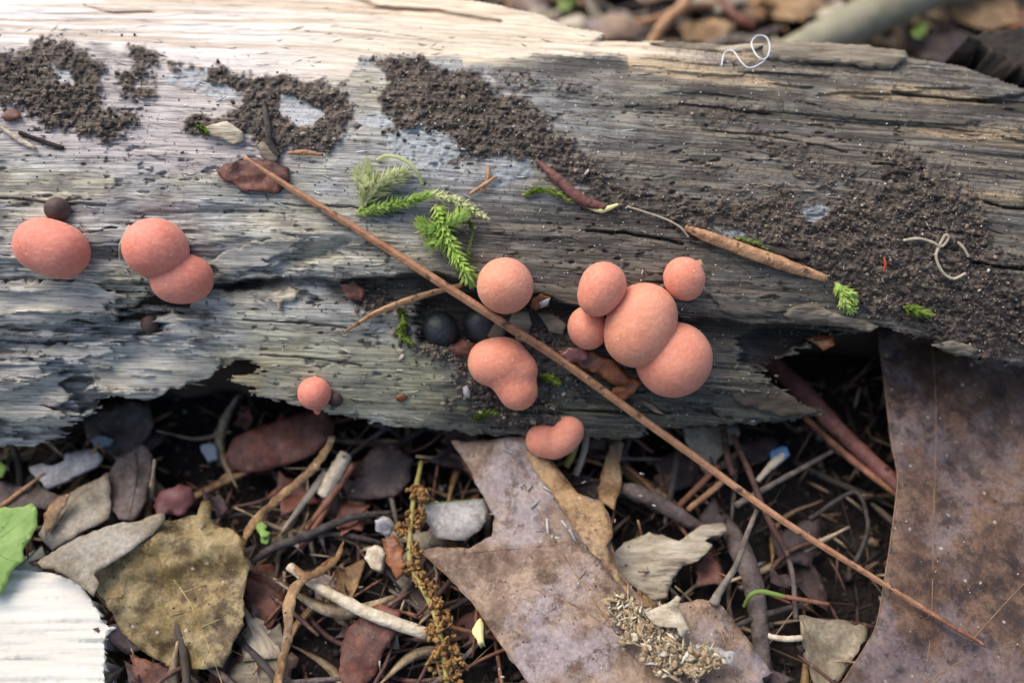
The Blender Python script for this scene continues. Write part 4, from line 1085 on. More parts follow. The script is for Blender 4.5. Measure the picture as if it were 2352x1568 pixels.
chip('wood_chip', [(1745, 560), (1800, 570), (1862, 588), (1840, 596), (1760, 580)], 12, 6, 'chip_dark', 'flat dark grey chip in soil just above the thick needle stub', 'wood chip', seed=24)
chip('seed_scale', [(1300, 405), (1320, 398), (1352, 402), (1356, 412), (1330, 416), (1304, 414)], 10, 5, 'bark_red', 'narrow dark seed scale in the soil above the crust', 'seed scale', seed=25) if False else None
chip('wood_chip', [(780, 655), (812, 646), (840, 665), (826, 690), (796, 684)], 24, 10, 'bark_red', 'purplish brown crumb of bark at the left end of the cavity', 'bark crumb', seed=26, amp=8)
chip('wood_chip', [(1030, 795), (1060, 778), (1090, 790), (1080, 812), (1045, 818)], 18, 12, 'bark_red', 'dark maroon crumb between the black ball and the kidney', 'bark crumb', seed=27, amp=10)
chip('white_scrap', [(1062, 890), (1072, 886), (1080, 902), (1078, 915), (1066, 910)], 14, 5, 'pale', 'small white scrap left of the big kidney', 'scrap', seed=28)
chip('white_scrap', [(1240, 694), (1262, 684), (1258, 700), (1244, 708)], 66, 4, 'pale', 'small white flake on the amber husk by the round ball', 'scrap', seed=29)

# moss sprigs
def sprig(name, pts, leaf, dens, mat, label, stem_r=3.0, parent=None, spread=1.0, stemmat='moss_stem'):
    n = 50
    p = catmull(np.array(pts, float), n)
    h = hls(p[:, 0], p[:, 1]) + p[:, 2] * S
    h = np.convolve(np.pad(h, 3, mode='edge'), np.ones(7) / 7, mode='valid')
    C3 = P(p[:, 0], p[:, 1], h)
    V, F = tube_geo(C3, stem_r * S * np.linspace(1.1, .5, n), 6, .1)
    root = parent
    if parent is None:
        root = empty(name, C3[0], label, 'moss', 'moss sprigs on the log')
    mesh_obj('stem', V, F, M[stemmat], root)
    L = np.linalg.norm(np.diff(C3, axis=0), axis=1).sum()
    m = int(L / S * dens * 1.5)
    t = rng.random(m) * (n - 1.01); i = t.astype(int); fr = (t - i)[:, None]
    B = C3[i] * (1 - fr) + C3[i + 1] * fr
    T = C3[i + 1] - C3[i]; T /= np.linalg.norm(T, axis=1)[:, None]
    q = rng.normal(size=(m, 3)); q -= (q * T).sum(1)[:, None] * T; q /= np.linalg.norm(q, axis=1)[:, None]
    q += 0.35 * np.array([0, -.53, .848]) 
    ang = rng.uniform(.5, 1.15, m)[:, None] * spread
    Dv = T * np.cos(ang) + q * np.sin(ang); Dv /= np.linalg.norm(Dv, axis=1)[:, None]
    Wv = np.cross(Dv, T); Wv /= np.linalg.norm(Wv, axis=1)[:, None] + 1e-9
    Nv = np.cross(Wv, Dv)
    ll = 1.35 * leaf * S * rng.uniform(.65, 1.2, m)[:, None] * (1 - 0.45 * (t / n)[:, None] ** 3)
    w = ll * 0.17
    v = np.stack([B, B + Dv * ll * .4 + Wv * w + Nv * ll * .06, B + Dv * ll * .45 - Nv * ll * .03, B + Dv * ll * .4 - Wv * w + Nv * ll * .06, B + Dv * ll + Nv * ll * .14 - T * 0], 1).reshape(-1, 3)
    o5 = 5 * np.arange(m)[:, None]
    F = np.vstack([o5 + np.array([[0, 1, 2]]), o5 + np.array([[0, 2, 3]]), o5 + np.array([[1, 4, 2]]), o5 + np.array([[2, 4, 3]])])
    o = mesh_obj('leaflets', v, F, M[mat], root)
    o['kind'] = 'stuff'
    return root

m1 = sprig('moss_sprig', [(818, 490, 6), (880, 476, 16), (940, 462, 22), (1000, 444, 26)], 20, 1.5, 'moss', 'leafy green moss sprig lying across the wood above the needle')
sprig(None, [(985, 446, 26), (1050, 462, 34), (1118, 502, 26)], 17, 1.3, 'moss_pale', None, parent=m1)
m2 = sprig('moss_sprig', [(1000, 470, 26), (1020, 520, 34), (1040, 575, 40), (1070, 620, 56), (1088, 648, 62)], 26, 1.5, 'moss', 'bright green moss sprig pointing down to the round coral ball', 3.2)
sprig(None, [(1015, 520, 34), (985, 525, 36), (965, 512, 30)], 24, 2.0, 'moss', None, parent=m2)
sprig(None, [(1020, 520, 36), (1046, 505, 42), (1066, 490, 34)], 24, 2.0, 'moss', None, parent=m2)
sprig(None, [(1022, 540, 36), (1000, 560, 36), (985, 552, 30)], 20, 2.0, 'moss', None, parent=m2)
sprig('moss_sprig', [(1072, 500, 14), (1086, 530, 18), (1076, 580, 20), (1074, 610, 18)], 9, 1.1, 'moss_dark', 'thread-thin moss strand beside the bright sprig', 1.6)
m3 = sprig('moss_sprig', [(830, 478, 8), (850, 445, 18), (880, 420, 26), (925, 400, 24)], 34, 1.1, 'moss_pale', 'pale feathery moss tuft at the left end of the sprigs', 3.0)
sprig(None, [(845, 460, 14), (835, 425, 24), (820, 395, 20)], 26, 1.2, 'moss_pale', None, parent=m3)
sprig(None, [(855, 440, 18), (850, 400, 22), (842, 368, 14)], 16, .9, 'moss_pale', None, parent=m3)
tube_on('moss_stalk', [(866, 368, 6), (890, 358, 22), (930, 368, 34), (958, 395, 30), (970, 424, 12)], 4.5, 'moss_pale', 'arched pale moss stalk looping over the grey crust', 'moss', n=50)
sprig('moss_sprig', [(1200, 448, 6), (1240, 436, 12), (1280, 444, 14), (1312, 462, 10)], 13, 1.0, 'moss_dark', 'slender moss strand beside the red-brown stalk', 2.4)
m4 = sprig('moss_sprig', [(1918, 648, 6), (1930, 670, 16), (1940, 695, 18), (1955, 712, 14)], 20, 1.9, 'moss', 'small bright moss tuft at the end of the thick needle stub', 3)
sprig(None, [(1925, 660, 10), (1945, 672, 16), (1962, 690, 14)], 18, 1.8, 'moss', None, parent=m4)
sprig('moss_sprig', [(2075, 705, 6), (2100, 712, 12), (2135, 722, 10)], 17, 1.6, 'moss_dark', 'dark moss tuft on the soil rim above the big brown leaf', 2.5)
sprig('moss_sprig', [(915, 700, 14), (925, 735, 18), (920, 765, 14), (945, 790, 10)], 15, 1.3, 'moss_dark', 'olive moss strand at the left rim of the cavity', 2.5)
sprig('moss_sprig', [(1240, 860, 10), (1262, 868, 14), (1282, 880, 12)], 18, 1.5, 'moss_dark', 'dark moss tuft between the big kidney and the needle', 2.5)
sprig('moss_sprig', [(1085, 965, 4), (1110, 950, 10), (1140, 948, 10)], 15, 1.3, 'moss_dark', 'olive moss strand below the big kidney', 2.2)
sprig('moss_sprig', [(1690, 548, 4), (1740, 560, 8), (1790, 600, 8)], 10, .6, 'moss_dark', 'sparse moss strand along the thick needle stub', 1.6)
sprig('moss_sprig', [(450, 290, 8), (465, 296, 12), (480, 305, 10)], 12, 1.6, 'moss_dark', 'tiny moss crumb beside the flat pale wood chip', 2)

# ------------------------------------------------------------------ litter on the ground
DUST = []
def leaf(name, poly, ctrl, mat, label, cat='leaf', group=None, curl=1.6, step=13, jag=3.5, thick=0.28, seed=0, veins=(), vmat='leaf_tan', ribw=4, fold=None, crinkle=0.6, part='blade'):
    """outline in plan units, ctrl heights in mm over the ground; veins = polylines lying on the blade"""
    def zf(x, y):
        z = idw(ctrl, x, y)
        z = z + curl * 2 * (fbm(x / 130, y / 130, 150 + seed, 2) - .5) + crinkle * 2 * (fbm(x / 34, y / 34, 160 + seed, 3) - .5)
        if fold is not None:
            z = z + fold(x, y)
        return z * 0.001
    V, F = poly_geo(poly, zf, step, jag, thick * .001, seed, 'z')
    pa = np.array(poly, float); lo_, hi_ = pa.min(0), pa.max(0)
    nd_ = int((hi_[0] - lo_[0]) * (hi_[1] - lo_[1]) / 420)
    dx_ = rng.uniform(lo_[0], hi_[0], nd_); dy_ = rng.uniform(lo_[1], hi_[1], nd_)
    kk_ = (sdf(poly, dx_, dy_) > 4) & (fbm(dx_ / 60, dy_ / 60, 500 + seed, 3) > rng.uniform(.3, .62, nd_))
    if kk_.any():
        DUST.append(G(dx_[kk_], dy_[kk_], zf(dx_[kk_], dy_[kk_]) + .00008))
    if not veins:
        o = mesh_obj(name, V, F, M[mat])
        return tag(o, label, cat, group)
    root = empty(name, (V[:, 0].mean(), V[:, 1].mean(), V[:, 2].min()), label, cat, group)
    blade = mesh_obj(part, V, F, M[mat], root)
    for i, (pts, w, nm) in enumerate(veins):
        n = 36
        p = catmull(np.array(pts, float), n)
        z = zf(p[:, 0], p[:, 1]) + 0.00002 - 0.4 * w * S * .5
        C3 = G(p[:, 0], p[:, 1], z)
        v, f_ = tube_geo(C3, .62 * w * S * np.linspace(1, .35, n), 6, .2, seed=i)
        mesh_obj(nm, v, f_, M[vmat], blade)
    return root

def twig(name, pts, r, mat, label, cat='twig', group=None, **kw):
    return tube_on(name, pts, r, mat, label, cat, group, mode='z', **kw)

# big leaf at the right
leaf('oak_leaf', [(2014, 735), (2100, 728), (2230, 770), (2352, 800), (2600, 820), (2640, 1300), (2560, 1760), (1880, 1720), (1930, 1568), (1985, 1490), (2016, 1430), (2032, 1330), (2048, 1230), (2060, 1120), (2060, 1080), (2044, 1010), (2032, 900), (2020, 800)],
     [(2020, 740, 16), (2040, 1000, 15.5), (2060, 1130, 15), (2030, 1400, 13.5), (1940, 1600, 11), (2200, 800, 18), (2200, 1100, 12.5), (2200, 1400, 12.5), (2400, 900, 13), (2500, 1300, 11), (2400, 1600, 11)],
     'leaf_brown', 'broad brown oak leaf propped against the end of the log', curl=1.6, step=20, jag=3, seed=1, thick=.3,
     veins=[([(2140, 780), (2150, 950), (2144, 1200), (2138, 1450), (2116, 1600)], 3.2, 'vein'), ([(2146, 1568), (2250, 1450), (2352, 1340), (2480, 1220)], 3, 'vein'), ([(2120, 1568), (2250, 1500), (2400, 1470)], 2.6, 'vein'),
            ([(2016, 745), (2034, 900), (2048, 1010), (2061, 1085), (2060, 1130), (2046, 1240), (2030, 1340), (2012, 1436), (1980, 1496), (1930, 1572)], 4.4, 'rim')], vmat='rib_brown')
# oak leaf in the middle
leaf('oak_leaf', [(1034, 1012), (1100, 1012), (1200, 1000), (1250, 1040), (1290, 1090), (1325, 1135), (1375, 1148), (1402, 1185), (1408, 1222), (1398, 1246), (1420, 1310), (1470, 1375), (1500, 1410), (1545, 1470), (1620, 1560), (1700, 1700), (1300, 1720), (1215, 1568), (1150, 1480), (1090, 1390), (1050, 1345), (965, 1264), (1010, 1255), (1080, 1258), (1128, 1230), (1134, 1190), (1110, 1140), (1078, 1080), (1056, 1040)],
     [(1040, 1015, 13), (1200, 1010, 15), (1300, 1100, 14), (1400, 1210, 13.5), (1470, 1380, 12.5), (1130, 1200, 11), (970, 1264, 12), (1060, 1360, 11), (1215, 1560, 10), (1300, 1350, 12), (1600, 1560, 11)],
     'leaf_grey', 'lobed grey-brown oak leaf under the log edge, sprinkled with pale flecks', curl=1.3, step=16, jag=3, seed=2,
     veins=[([(1160, 1020), (1240, 1180), (1330, 1330), (1450, 1500), (1560, 1640)], 3.4, 'midrib'), ([(1280, 1250), (1180, 1260), (1060, 1270)], 2.4, 'vein'), ([(1400, 1440), (1280, 1370), (1130, 1330)], 2.6, 'vein'),
            ([(1330, 1330), (1380, 1270), (1396, 1236)], 2, 'vein'), ([(1255, 1045), (1300, 1100), (1330, 1136)], 3, 'rim'), ([(1404, 1250), (1424, 1312), (1474, 1377), (1530, 1440)], 3, 'rim'), ([(965, 1264), (1052, 1346), (1092, 1392), (1152, 1482), (1216, 1568)], 2.6, 'rim')], vmat='leaf_tan')
# brown stain patch side of that leaf is its own overlapping leaf
leaf('leaf_strip', [(1210, 1030), (1262, 1060), (1300, 1110), (1340, 1140), (1384, 1156), (1404, 1196), (1404, 1232), (1396, 1250), (1420, 1320), (1474, 1388), (1440, 1360), (1380, 1290), (1330, 1230), (1300, 1180), (1260, 1120), (1220, 1070)],
     [(1220, 1040, 15.3), (1300, 1120, 15), (1400, 1210, 14.6), (1470, 1384, 13.4), (1320, 1220, 14)], 'leaf_tan', 'rusty tan strip along the edge of the middle oak leaf', 'leaf strip', curl=.5, step=10, seed=3)
# leaf with a stalk
r_ = leaf('stalked_leaf', [(1560, 1388), (1600, 1376), (1636, 1380), (1662, 1392), (1690, 1430), (1720, 1470), (1758, 1520), (1772, 1545), (1750, 1556), (1770, 1600), (1600, 1640), (1560, 1560), (1540, 1480)],
     [(1640, 1385, 13), (1560, 1400, 11), (1700, 1470, 11), (1760, 1540, 9), (1600, 1560, 9.5)], 'leaf_grey', 'grey-brown leaf with upright stalk at the dark gap', curl=1.2, step=13, seed=4,
     veins=[([(1640, 1385), (1650, 1430), (1680, 1520), (1700, 1600)], 3, 'midrib')])
twig_ = tube_on('stalk', [(1738, 1172, 15), (1715, 1230, 15.5), (1690, 1300, 15), (1655, 1355, 14), (1638, 1388, 13.3)], 8, 'twig_grey', None, None, mode='z', taper=(.7, .8, .9, 1.1, 1.6), n=40, parent=r_)
# folded olive leaf at the left
r_ = leaf('folded_leaf', [(374, 1196), (420, 1190), (455, 1180), (462, 1150), (482, 1148), (492, 1165), (486, 1190), (500, 1208), (535, 1216), (556, 1238), (558, 1276), (572, 1304), (560, 1370), (556, 1436), (536, 1474), (516, 1530), (450, 1536), (380, 1526), (320, 1490), (272, 1440), (240, 1380), (205, 1338), (190, 1320), (240, 1300), (300, 1250)],
     [(480, 1150, 9), (550, 1250, 11), (560, 1400, 9.5), (400, 1300, 10), (380, 1520, 7), (510, 1520, 7), (240, 1360, 9), (380, 1200, 10)], 'leaf_olive', 'crumpled olive-brown leaf with its grey edge folded over', curl=3.2, step=10, seed=5, crinkle=1.3,
     veins=[([(400, 1330), (440, 1390), (470, 1460), (500, 1540), (520, 1600)], 4, 'midrib'), ([(420, 1360), (480, 1340), (540, 1330)], 2.4, 'vein'), ([(440, 1400), (370, 1420), (310, 1450)], 2.4, 'vein'), ([(462, 1440), (510, 1420), (548, 1410)], 2.2, 'vein')], vmat='rib_olive')
def zf_(x, y):
    return (idw([(375, 1180, 13.5), (100, 1290, 13), (200, 1340, 11.5), (330, 1240, 12.5)], x, y) + 1.2 * (fbm(x / 90, y / 60, 171, 3) - .5)) * .001
V, F = poly_geo([(86, 1290), (120, 1268), (180, 1232), (250, 1206), (320, 1194), (374, 1178), (378, 1192), (350, 1226), (300, 1262), (240, 1300), (216, 1318), (225, 1340), (214, 1366), (190, 1350), (150, 1318), (118, 1304), (96, 1302)], zf_, 12, 3, .0003, 6)
mesh_obj('folded_flap', V, F, M['leaf_under'], r_)['label'] = 'pale grey underside flap folded over'
# bleached block of wood
V, F = poly_geo([(-160, 1290), (20, 1306), (110, 1316), (170, 1330), (206, 1372), (236, 1426), (254, 1442), (240, 1460), (238, 1568), (236, 1720), (-160, 1720)],
                lambda x, y: (9.0 + 0.004 * (x - 100) * -1 + .5 * (fbm((x + .1 * y) / 240, y / 11, 180, 3) - .5) * 2 + .35 * (vnoise(x / 90, y / 5, 181) - .5)) * .001, 6.5, 3, .009, 7)
tag(mesh_obj('wood_block', V, F, M['white_wood']), 'bleached white block of cut wood beside the folded leaf', 'wood block')
# green leaf at the left edge
leaf('green_leaf', [(-90, 1170), (0, 1166), (50, 1162), (78, 1156), (86, 1180), (84, 1210), (66, 1240), (52, 1262), (54, 1284), (30, 1306), (20, 1330), (8, 1356), (-20, 1372), (-110, 1330)],
     [(40, 1170, 14), (80, 1200, 13.5), (0, 1350, 12), (-60, 1250, 13)], 'green_leaf', 'fresh green scalloped leaf with pale specks', 'leaf', curl=1.0, step=9, seed=8, crinkle=.25,
     veins=[([(-80, 1260), (-10, 1240), (60, 1190)], 3, 'midrib'), ([(-30, 1250), (10, 1280), (40, 1290)], 2, 'vein'), ([(-20, 1240), (10, 1210), (30, 1176)], 2, 'vein')], vmat='green_blade')
leaf('clover_leaf', [(-30, 1060), (4, 1058), (12, 1072), (6, 1096), (-30, 1100)], [(0, 1080, 10)], 'green_leaf', 'tiny blue-green leaf by the left end of the log', 'leaf', step=8, seed=9)
leaf('pale_shard', [(66, 1072), (92, 1064), (120, 1070), (148, 1056), (150, 1042), (186, 1032), (222, 1030), (236, 1050), (226, 1068), (190, 1082), (168, 1094), (130, 1112), (104, 1118), (84, 1098)],
     [(70, 1080, 8), (230, 1050, 8)], 'pale', 'white scalloped shard below the left end of the log', 'shard', step=10, seed=10, thick=.8, curl=.4)
r_ = leaf('bark_husk', [(244, 1150), (250, 1090), (270, 1050), (300, 1030), (330, 1020), (350, 1050), (346, 1110), (330, 1160), (306, 1192), (270, 1190)], [(290, 1040, 8), (300, 1180, 8), (255, 1120, 6.5), (345, 1100, 6.5), (300, 1110, 9.5)],
     'root', 'hollow grey-brown husk with a dark slit', 'husk', step=10, seed=11, thick=.7, curl=.5, veins=[([(312, 1040), (314, 1100), (300, 1180)], 7, 'slit')], vmat='twig_dark')
leaf('bark_scale', [(516, 1050), (530, 1010), (580, 985), (660, 955), (740, 940), (768, 965), (764, 1000), (720, 1040), (650, 1072), (580, 1084), (530, 1078)], [(520, 1050, 6), (750, 960, 8), (640, 1010, 9), (600, 1080, 5)],
     'bark_red', 'large oval red-brown bark scale under the log edge', 'bark scale', step=13, seed=12, thick=.9, curl=.5)
leaf('leaf_strip', [(556, 1234), (570, 1195), (600, 1170), (640, 1130), (690, 1090), (730, 1050), (756, 1000), (768, 1000), (760, 1030), (730, 1076), (690, 1116), (650, 1146), (614, 1180), (580, 1216), (566, 1240)],
     [(560, 1235, 6), (660, 1120, 11.5), (765, 1000, 12)], 'leaf_tan', 'long curled tan leaf strip below the red-brown scale', 'leaf strip', step=9, seed=13, curl=.7)
twig('stick', [(742, 1138, 8), (765, 1095, 9), (794, 1042, 9.5)], 19, 'twig_white', 'short blunt pale stick beside the curled tan strip', 'stick', sides=10, rough=.15, taper=(.9, 1, .8))
twig('stick', [(652, 1215, 6.5), (700, 1150, 8), (750, 1085, 9)], 8, 'root_pale', 'thin pale stalk lying between strip and blunt stick', 'stick', taper=(.6, 1, 1.2))
twig('fallen_needle', [(702, 1216, 6), (750, 1155, 8), (812, 1066, 9)], 9, 'needle_red', 'orange-brown needle right of the blunt pale stick', 'needle', taper=(.8, 1, .8))
twig('fallen_needle', [(690, 1260, 6), (730, 1200, 7), (760, 1150, 7.5)], 7, 'needle_red', 'shorter orange needle crossing the dark twig', 'needle')
leaf('leaf_scrap', [(790, 1144), (820, 1090), (850, 1030), (900, 1016), (950, 1050), (940, 1100), (910, 1140), (850, 1146)], [(800, 1140, 6), (900, 1040, 8), (930, 1110, 6)], 'leaf_dark', 'dull maroon leaf piece below the bare wood', 'leaf', step=12, seed=14)
twig('twig', [(580, 1290, 7), (630, 1256, 8), (700, 1232, 8.5), (800, 1190, 8), (900, 1176, 7)], 11, 'twig_dark', 'dark charcoal twig running right from the folded leaf', taper=(.7, 1, 1, .8, .5))
twig('twig', [(664, 1300, 8.5), (720, 1340, 9), (800, 1385, 9.5), (880, 1420, 9.5), (982, 1455, 9)], 14, 'twig_white', 'bleached white twig lying beside the golden flower stalk', taper=(.7, .8, 1, 1.05, 1), sides=12, rough=.12)
leaf('leaf_ribbon', [(672, 1290), (700, 1314), (740, 1300), (770, 1276), (786, 1240), (790, 1262), (772, 1298), (730, 1322), (704, 1334), (680, 1372), (672, 1420), (670, 1470), (650, 1540), (640, 1640), (610, 1640), (634, 1540), (652, 1460), (650, 1390), (664, 1350), (684, 1326)],
     [(672, 1290, 10), (780, 1250, 9), (700, 1320, 11.5), (660, 1420, 10.5), (640, 1560, 8)], 'leaf_tan', 'twisted tan leaf ribbon hanging over the bleached twig', 'leaf strip', step=9, seed=15, curl=1)
leaf('bark_scale', [(780, 1490), (800, 1440), (830, 1410), (870, 1386), (920, 1400), (910, 1450), (880, 1500), (860, 1548), (810, 1590), (780, 1560)], [(790, 1480, 6), (900, 1400, 8), (850, 1470, 8.5), (820, 1570, 5)], 'bark_red', 'reddish pointed bark scale below the bleached twig', 'bark scale', step=11, seed=16, thick=.9, curl=.4)
leaf('leaf_scrap', [(972, 1156), (1040, 1150), (1112, 1144), (1120, 1170), (1110, 1210), (1070, 1240), (1000, 1236), (980, 1200)], [(1040, 1190, 9)], 'pale', 'translucent pale leaf piece tucked under the middle oak leaf', 'leaf', step=11, seed=17, curl=.4,
     veins=[([(976, 1158), (1040, 1151), (1112, 1145)], 4, 'rim')], vmat='green_blade')
leaf('wood_chip', [(1402, 1270), (1440, 1244), (1494, 1220), (1560, 1240), (1580, 1224), (1620, 1206), (1664, 1202), (1668, 1222), (1620, 1240), (1636, 1248), (1620, 1276), (1570, 1300), (1545, 1330), (1530, 1370), (1500, 1380), (1450, 1340), (1418, 1310)],
     [(1420, 1280, 7), (1650, 1215, 9), (1520, 1370, 6), (1540, 1260, 9)], 'pale_wood', 'splintered pale wood chip in the gap right of the middle oak leaf', 'wood chip', step=9, seed=18, thick=1.2, jag=5, curl=.4, crinkle=.6)
leaf('leaf_scrap', [(1566, 978), (1640, 975), (1698, 980), (1700, 1000), (1660, 1040), (1624, 1094), (1600, 1050), (1576, 1010)], [(1600, 985, 8), (1620, 1090, 5), (1690, 990, 7)], 'leaf_under', 'pale beige leaf piece hanging under the log edge', 'leaf', step=11, seed=19)
leaf('leaf_strip', [(1372, 1150), (1380, 1090), (1400, 1020), (1420, 1004), (1434, 1020), (1424, 1060), (1430, 1110), (1410, 1170)], [(1390, 1140, 8), (1420, 1010, 10)], 'leaf_tan', 'upright tan leaf strip right of the hanging kidney', 'leaf strip', step=9, seed=20)
twig('stick', [(1300, 1070, 8), (1318, 1030, 10), (1322, 1000, 10)], 9, 'moss_stem', 'olive stem behind the hanging kidney', 'stick')
twig('stick', [(1322, 1090, 7), (1340, 1040, 9), (1346, 1000, 10)], 8, 'root_pale', 'pale stem right of the olive one', 'stick')
# the dark gap at the right
twig('twig', [(1760, 820, 7), (1850, 905, 8), (1950, 1010, 9), (2080, 1130, 10)], 22, 'twig_red', 'thick reddish double twig leading under the big oak leaf', taper=(.9, 1, .8, .8), rough=.1, sides=12)
twig('twig', [(1850, 960, 7), (1950, 1050, 8.5), (2080, 1150, 9.5)], 9, 'needle_red', 'thin reddish twig alongside the thick one', taper=(.8, 1, .8))
twig('fallen_needle', [(1662, 990, 8), (1672, 1050, 9), (1684, 1090, 8)], 8, 'needle_dark', 'dark red needle hanging by the beige leaf piece', 'needle')
twig('fallen_needle', [(1684, 1000, 9.5), (1720, 1080, 10.5), (1760, 1180, 9.5), (1810, 1275, 7)], 7.5, 'needle_dark', 'long reddish needle crossing behind the long pine needle', 'needle')
twig('fallen_needle', [(1560, 1160, 6), (1600, 1120, 7.5), (1650, 1070, 8.5)], 7, 'needle_red', 'orange needle slanting up in the gap', 'needle')
twig('fallen_needle', [(1580, 1170, 6), (1630, 1130, 7.5), (1670, 1096, 8)], 7, 'needle_tan', 'tan needle parallel to the orange one', 'needle')
twig('fallen_needle', [(1810, 1275, 6), (1822, 1330, 7), (1828, 1420, 7)], 6, 'root', 'purple-grey stalk rising from the pale toothed leaf', 'stem')
twig('root', [(1660, 1190, 3), (1700, 1260, 6), (1730, 1340, 7), (1745, 1440, 6), (1752, 1560, 4)], 26, 'root', 'thick purple-grey root in the dark gap', 'root', taper=(.6, 1, .9, .8, .7), sides=14, rough=.1)
twig('root', [(1400, 1120, 5), (1460, 1130, 7), (1540, 1170, 7.5), (1620, 1220, 5)], 20, 'root', 'dusty grey root above the splintered wood chip', 'root', taper=(.7, 1, .9, .6), sides=12, rough=.15)
twig('twig', [(1690, 1160, 8), (1760, 1120, 9), (1850, 1070, 8), (1940, 1020, 6)], 8, 'twig_grey', 'grey twig slanting up behind the long pine needle', taper=(1, .9, .7, .5))
twig('twig', [(1740, 1104, 8), (1770, 1070, 9.5), (1800, 1044, 9)], 9, 'twig_white', 'short pale twig below the blue fragment', taper=(.7, 1, 1.1))
leaf('blue_fragment', [(1770, 1040), (1786, 1026), (1810, 1024), (1812, 1044), (1790, 1060), (1772, 1056)], [(1790, 1040, 9.5)], 'blue', 'small blue fragment in the dark gap', 'fragment', step=7, seed=21, thick=1)
leaf('toothed_leaf', [(1836, 1412), (1880, 1416), (1930, 1424), (1990, 1440), (1996, 1460), (1960, 1510), (1920, 1568), (1880, 1640), (1866, 1560), (1846, 1480)], [(1840, 1415, 7), (1980, 1450, 6), (1890, 1580, 4)], 'leaf_under', 'pale grey-green toothed leaf deep in the gap beside the big leaf', 'leaf', step=11, seed=22, jag=5,
     veins=[([(1838, 1416), (1870, 1490), (1890, 1600)], 3, 'midrib')])
r_ = empty('drying_sprout', G(np.array(1720.), np.array(1380.), .008), 'thin stem, green turning orange, in the dark gap', 'stem')
tube_on('green_half', [(1708, 1392, 8), (1724, 1366, 10), (1750, 1358, 10.5), (1800, 1369, 10.5)], 6, 'green_blade', None, None, mode='z', taper=(.6, 1, 1, .9), parent=r_)
tube_on('orange_half', [(1798, 1368.5, 10.5), (1850, 1378, 10.5), (1904, 1387, 10)], 5.6, 'needle_red', None, None, mode='z', taper=(1, 1, .8), parent=r_)
twig('twig', [(1860, 1190, 5), (1960, 1130, 6), (1990, 1180, 6.5), (1990, 1230, 6.5), (1960, 1300, 6)], 5, 'twig_dark', 'dark bent stalk in the deepest part of the gap')
twig('twig', [(1756, 1458, 6), (1800, 1466, 7), (1842, 1464, 7)], 7, 'twig_white', 'short pale stalk between the root and the toothed leaf')
leaf('leaf_scrap', [(1700, 1020), (1760, 1000), (1790, 1010), (1770, 1050), (1730, 1070)], [(1740, 1040, 5)], 'leaf_dark', 'dull brown leaf piece behind the blue fragment', 'leaf', step=11, seed=23)
leaf('leaf_scrap', [(1500, 1060), (1560, 1030), (1610, 1060), (1600, 1110), (1540, 1130)], [(1550, 1080, 4)], 'leaf_dark', 'dark violet leaf piece in shade under the log', 'leaf', step=12, seed=24)
leaf('leaf_scrap', [(1770, 1230), (1840, 1200), (1880, 1180), (1890, 1240), (1860, 1300), (1790, 1290)], [(1830, 1240, 4)], 'leaf_dark', 'dark leaf piece under the middle of the long needle', 'leaf', step=12, seed=25)
# left side pieces
leaf('leaf_scrap', [(-60, 1120), (0, 1106), (80, 1118), (150, 1140), (120, 1170), (0, 1170), (-60, 1160)], [(40, 1140, 7)], 'root', 'grey-violet leaf piece above the green leaf', 'leaf', step=12, seed=26)
leaf('leaf_scrap', [(90, 1230), (110, 1180), (160, 1130), (250, 1085), (252, 1150), (248, 1190), (180, 1225), (120, 1260)], [(100, 1230, 8.5), (250, 1090, 9), (240, 1180, 7)], 'leaf_under', 'pale beige pointed leaf behind the folded flap', 'leaf', step=12, seed=27,
     veins=[([(118, 1225), (170, 1150), (252, 1084)], 3.5, 'rim')])
leaf('leaf_scrap', [(100, 1180), (130, 1140), (160, 1130), (130, 1190), (104, 1230)], [(130, 1180, 10)], 'leaf_tan', 'narrow tan leaf edge between green leaf and pale pointed leaf', 'leaf', step=10, seed=28)
leaf('cap_fragment', [(350, 1160), (372, 1126), (410, 1112), (440, 1122), (450, 1150), (420, 1180), (360, 1186)], [(400, 1125, 7), (400, 1180, 5)], 'pinkish', 'faded pink rounded fragment behind the folded leaf', 'fragment', step=10, seed=29, thick=1.5)
leaf('blue_fragment', [(458, 1026), (480, 1014), (500, 1030), (500, 1052), (476, 1056)], [(480, 1035, 5.5)], 'pale_blue', 'pale blue speck in shadow near the large bark scale', 'fragment', step=7, seed=30, thick=1)
leaf('blue_fragment', [(205, 1010), (230, 998), (256, 1008), (246, 1024), (216, 1026)], [(230, 1010, 6)], 'pale_blue', 'pale blue shard below the left wood edge', 'fragment', step=7, seed=31, thick=1)
leaf('leaf_scrap', [(190, 950), (300, 915), (345, 930), (350, 980), (300, 1060), (250, 1040), (200, 1010)], [(270, 960, 6), (300, 1040, 5)], 'root', 'grey crumpled leaf in shade under the log', 'leaf', step=13, seed=32)
for k_, (x, y) in enumerate([(600, 1212), (610, 1236), (606, 1224)]):
    leaf('seedling_leaf', [(x - 12, y - 4), (x, y - 12), (x + 12, y - 3), (x + 6, y + 10), (x - 8, y + 9)], [(x, y, 9)], 'green_leaf', 'tiny bright green seedling leaf beside the folded olive leaf', 'seedling', 'seedling leaves', step=6, seed=33 + k_)
leaf('bark_scale', [(560, 1310), (620, 1290), (660, 1330), (650, 1400), (590, 1480), (545, 1520), (560, 1420)], [(600, 1380, 5)], 'bark_red', 'dark maroon bark scale hidden right of the folded leaf', 'bark scale', step=13, seed=37)
leaf('wood_chip', [(530, 1540), (580, 1480), (640, 1430), (654, 1470), (640, 1540), (600, 1620), (530, 1620)], [(600, 1520, 6)], 'chip_grey', 'grey flat chip under the twisted ribbon', 'wood chip', step=12, seed=38, thick=.8)
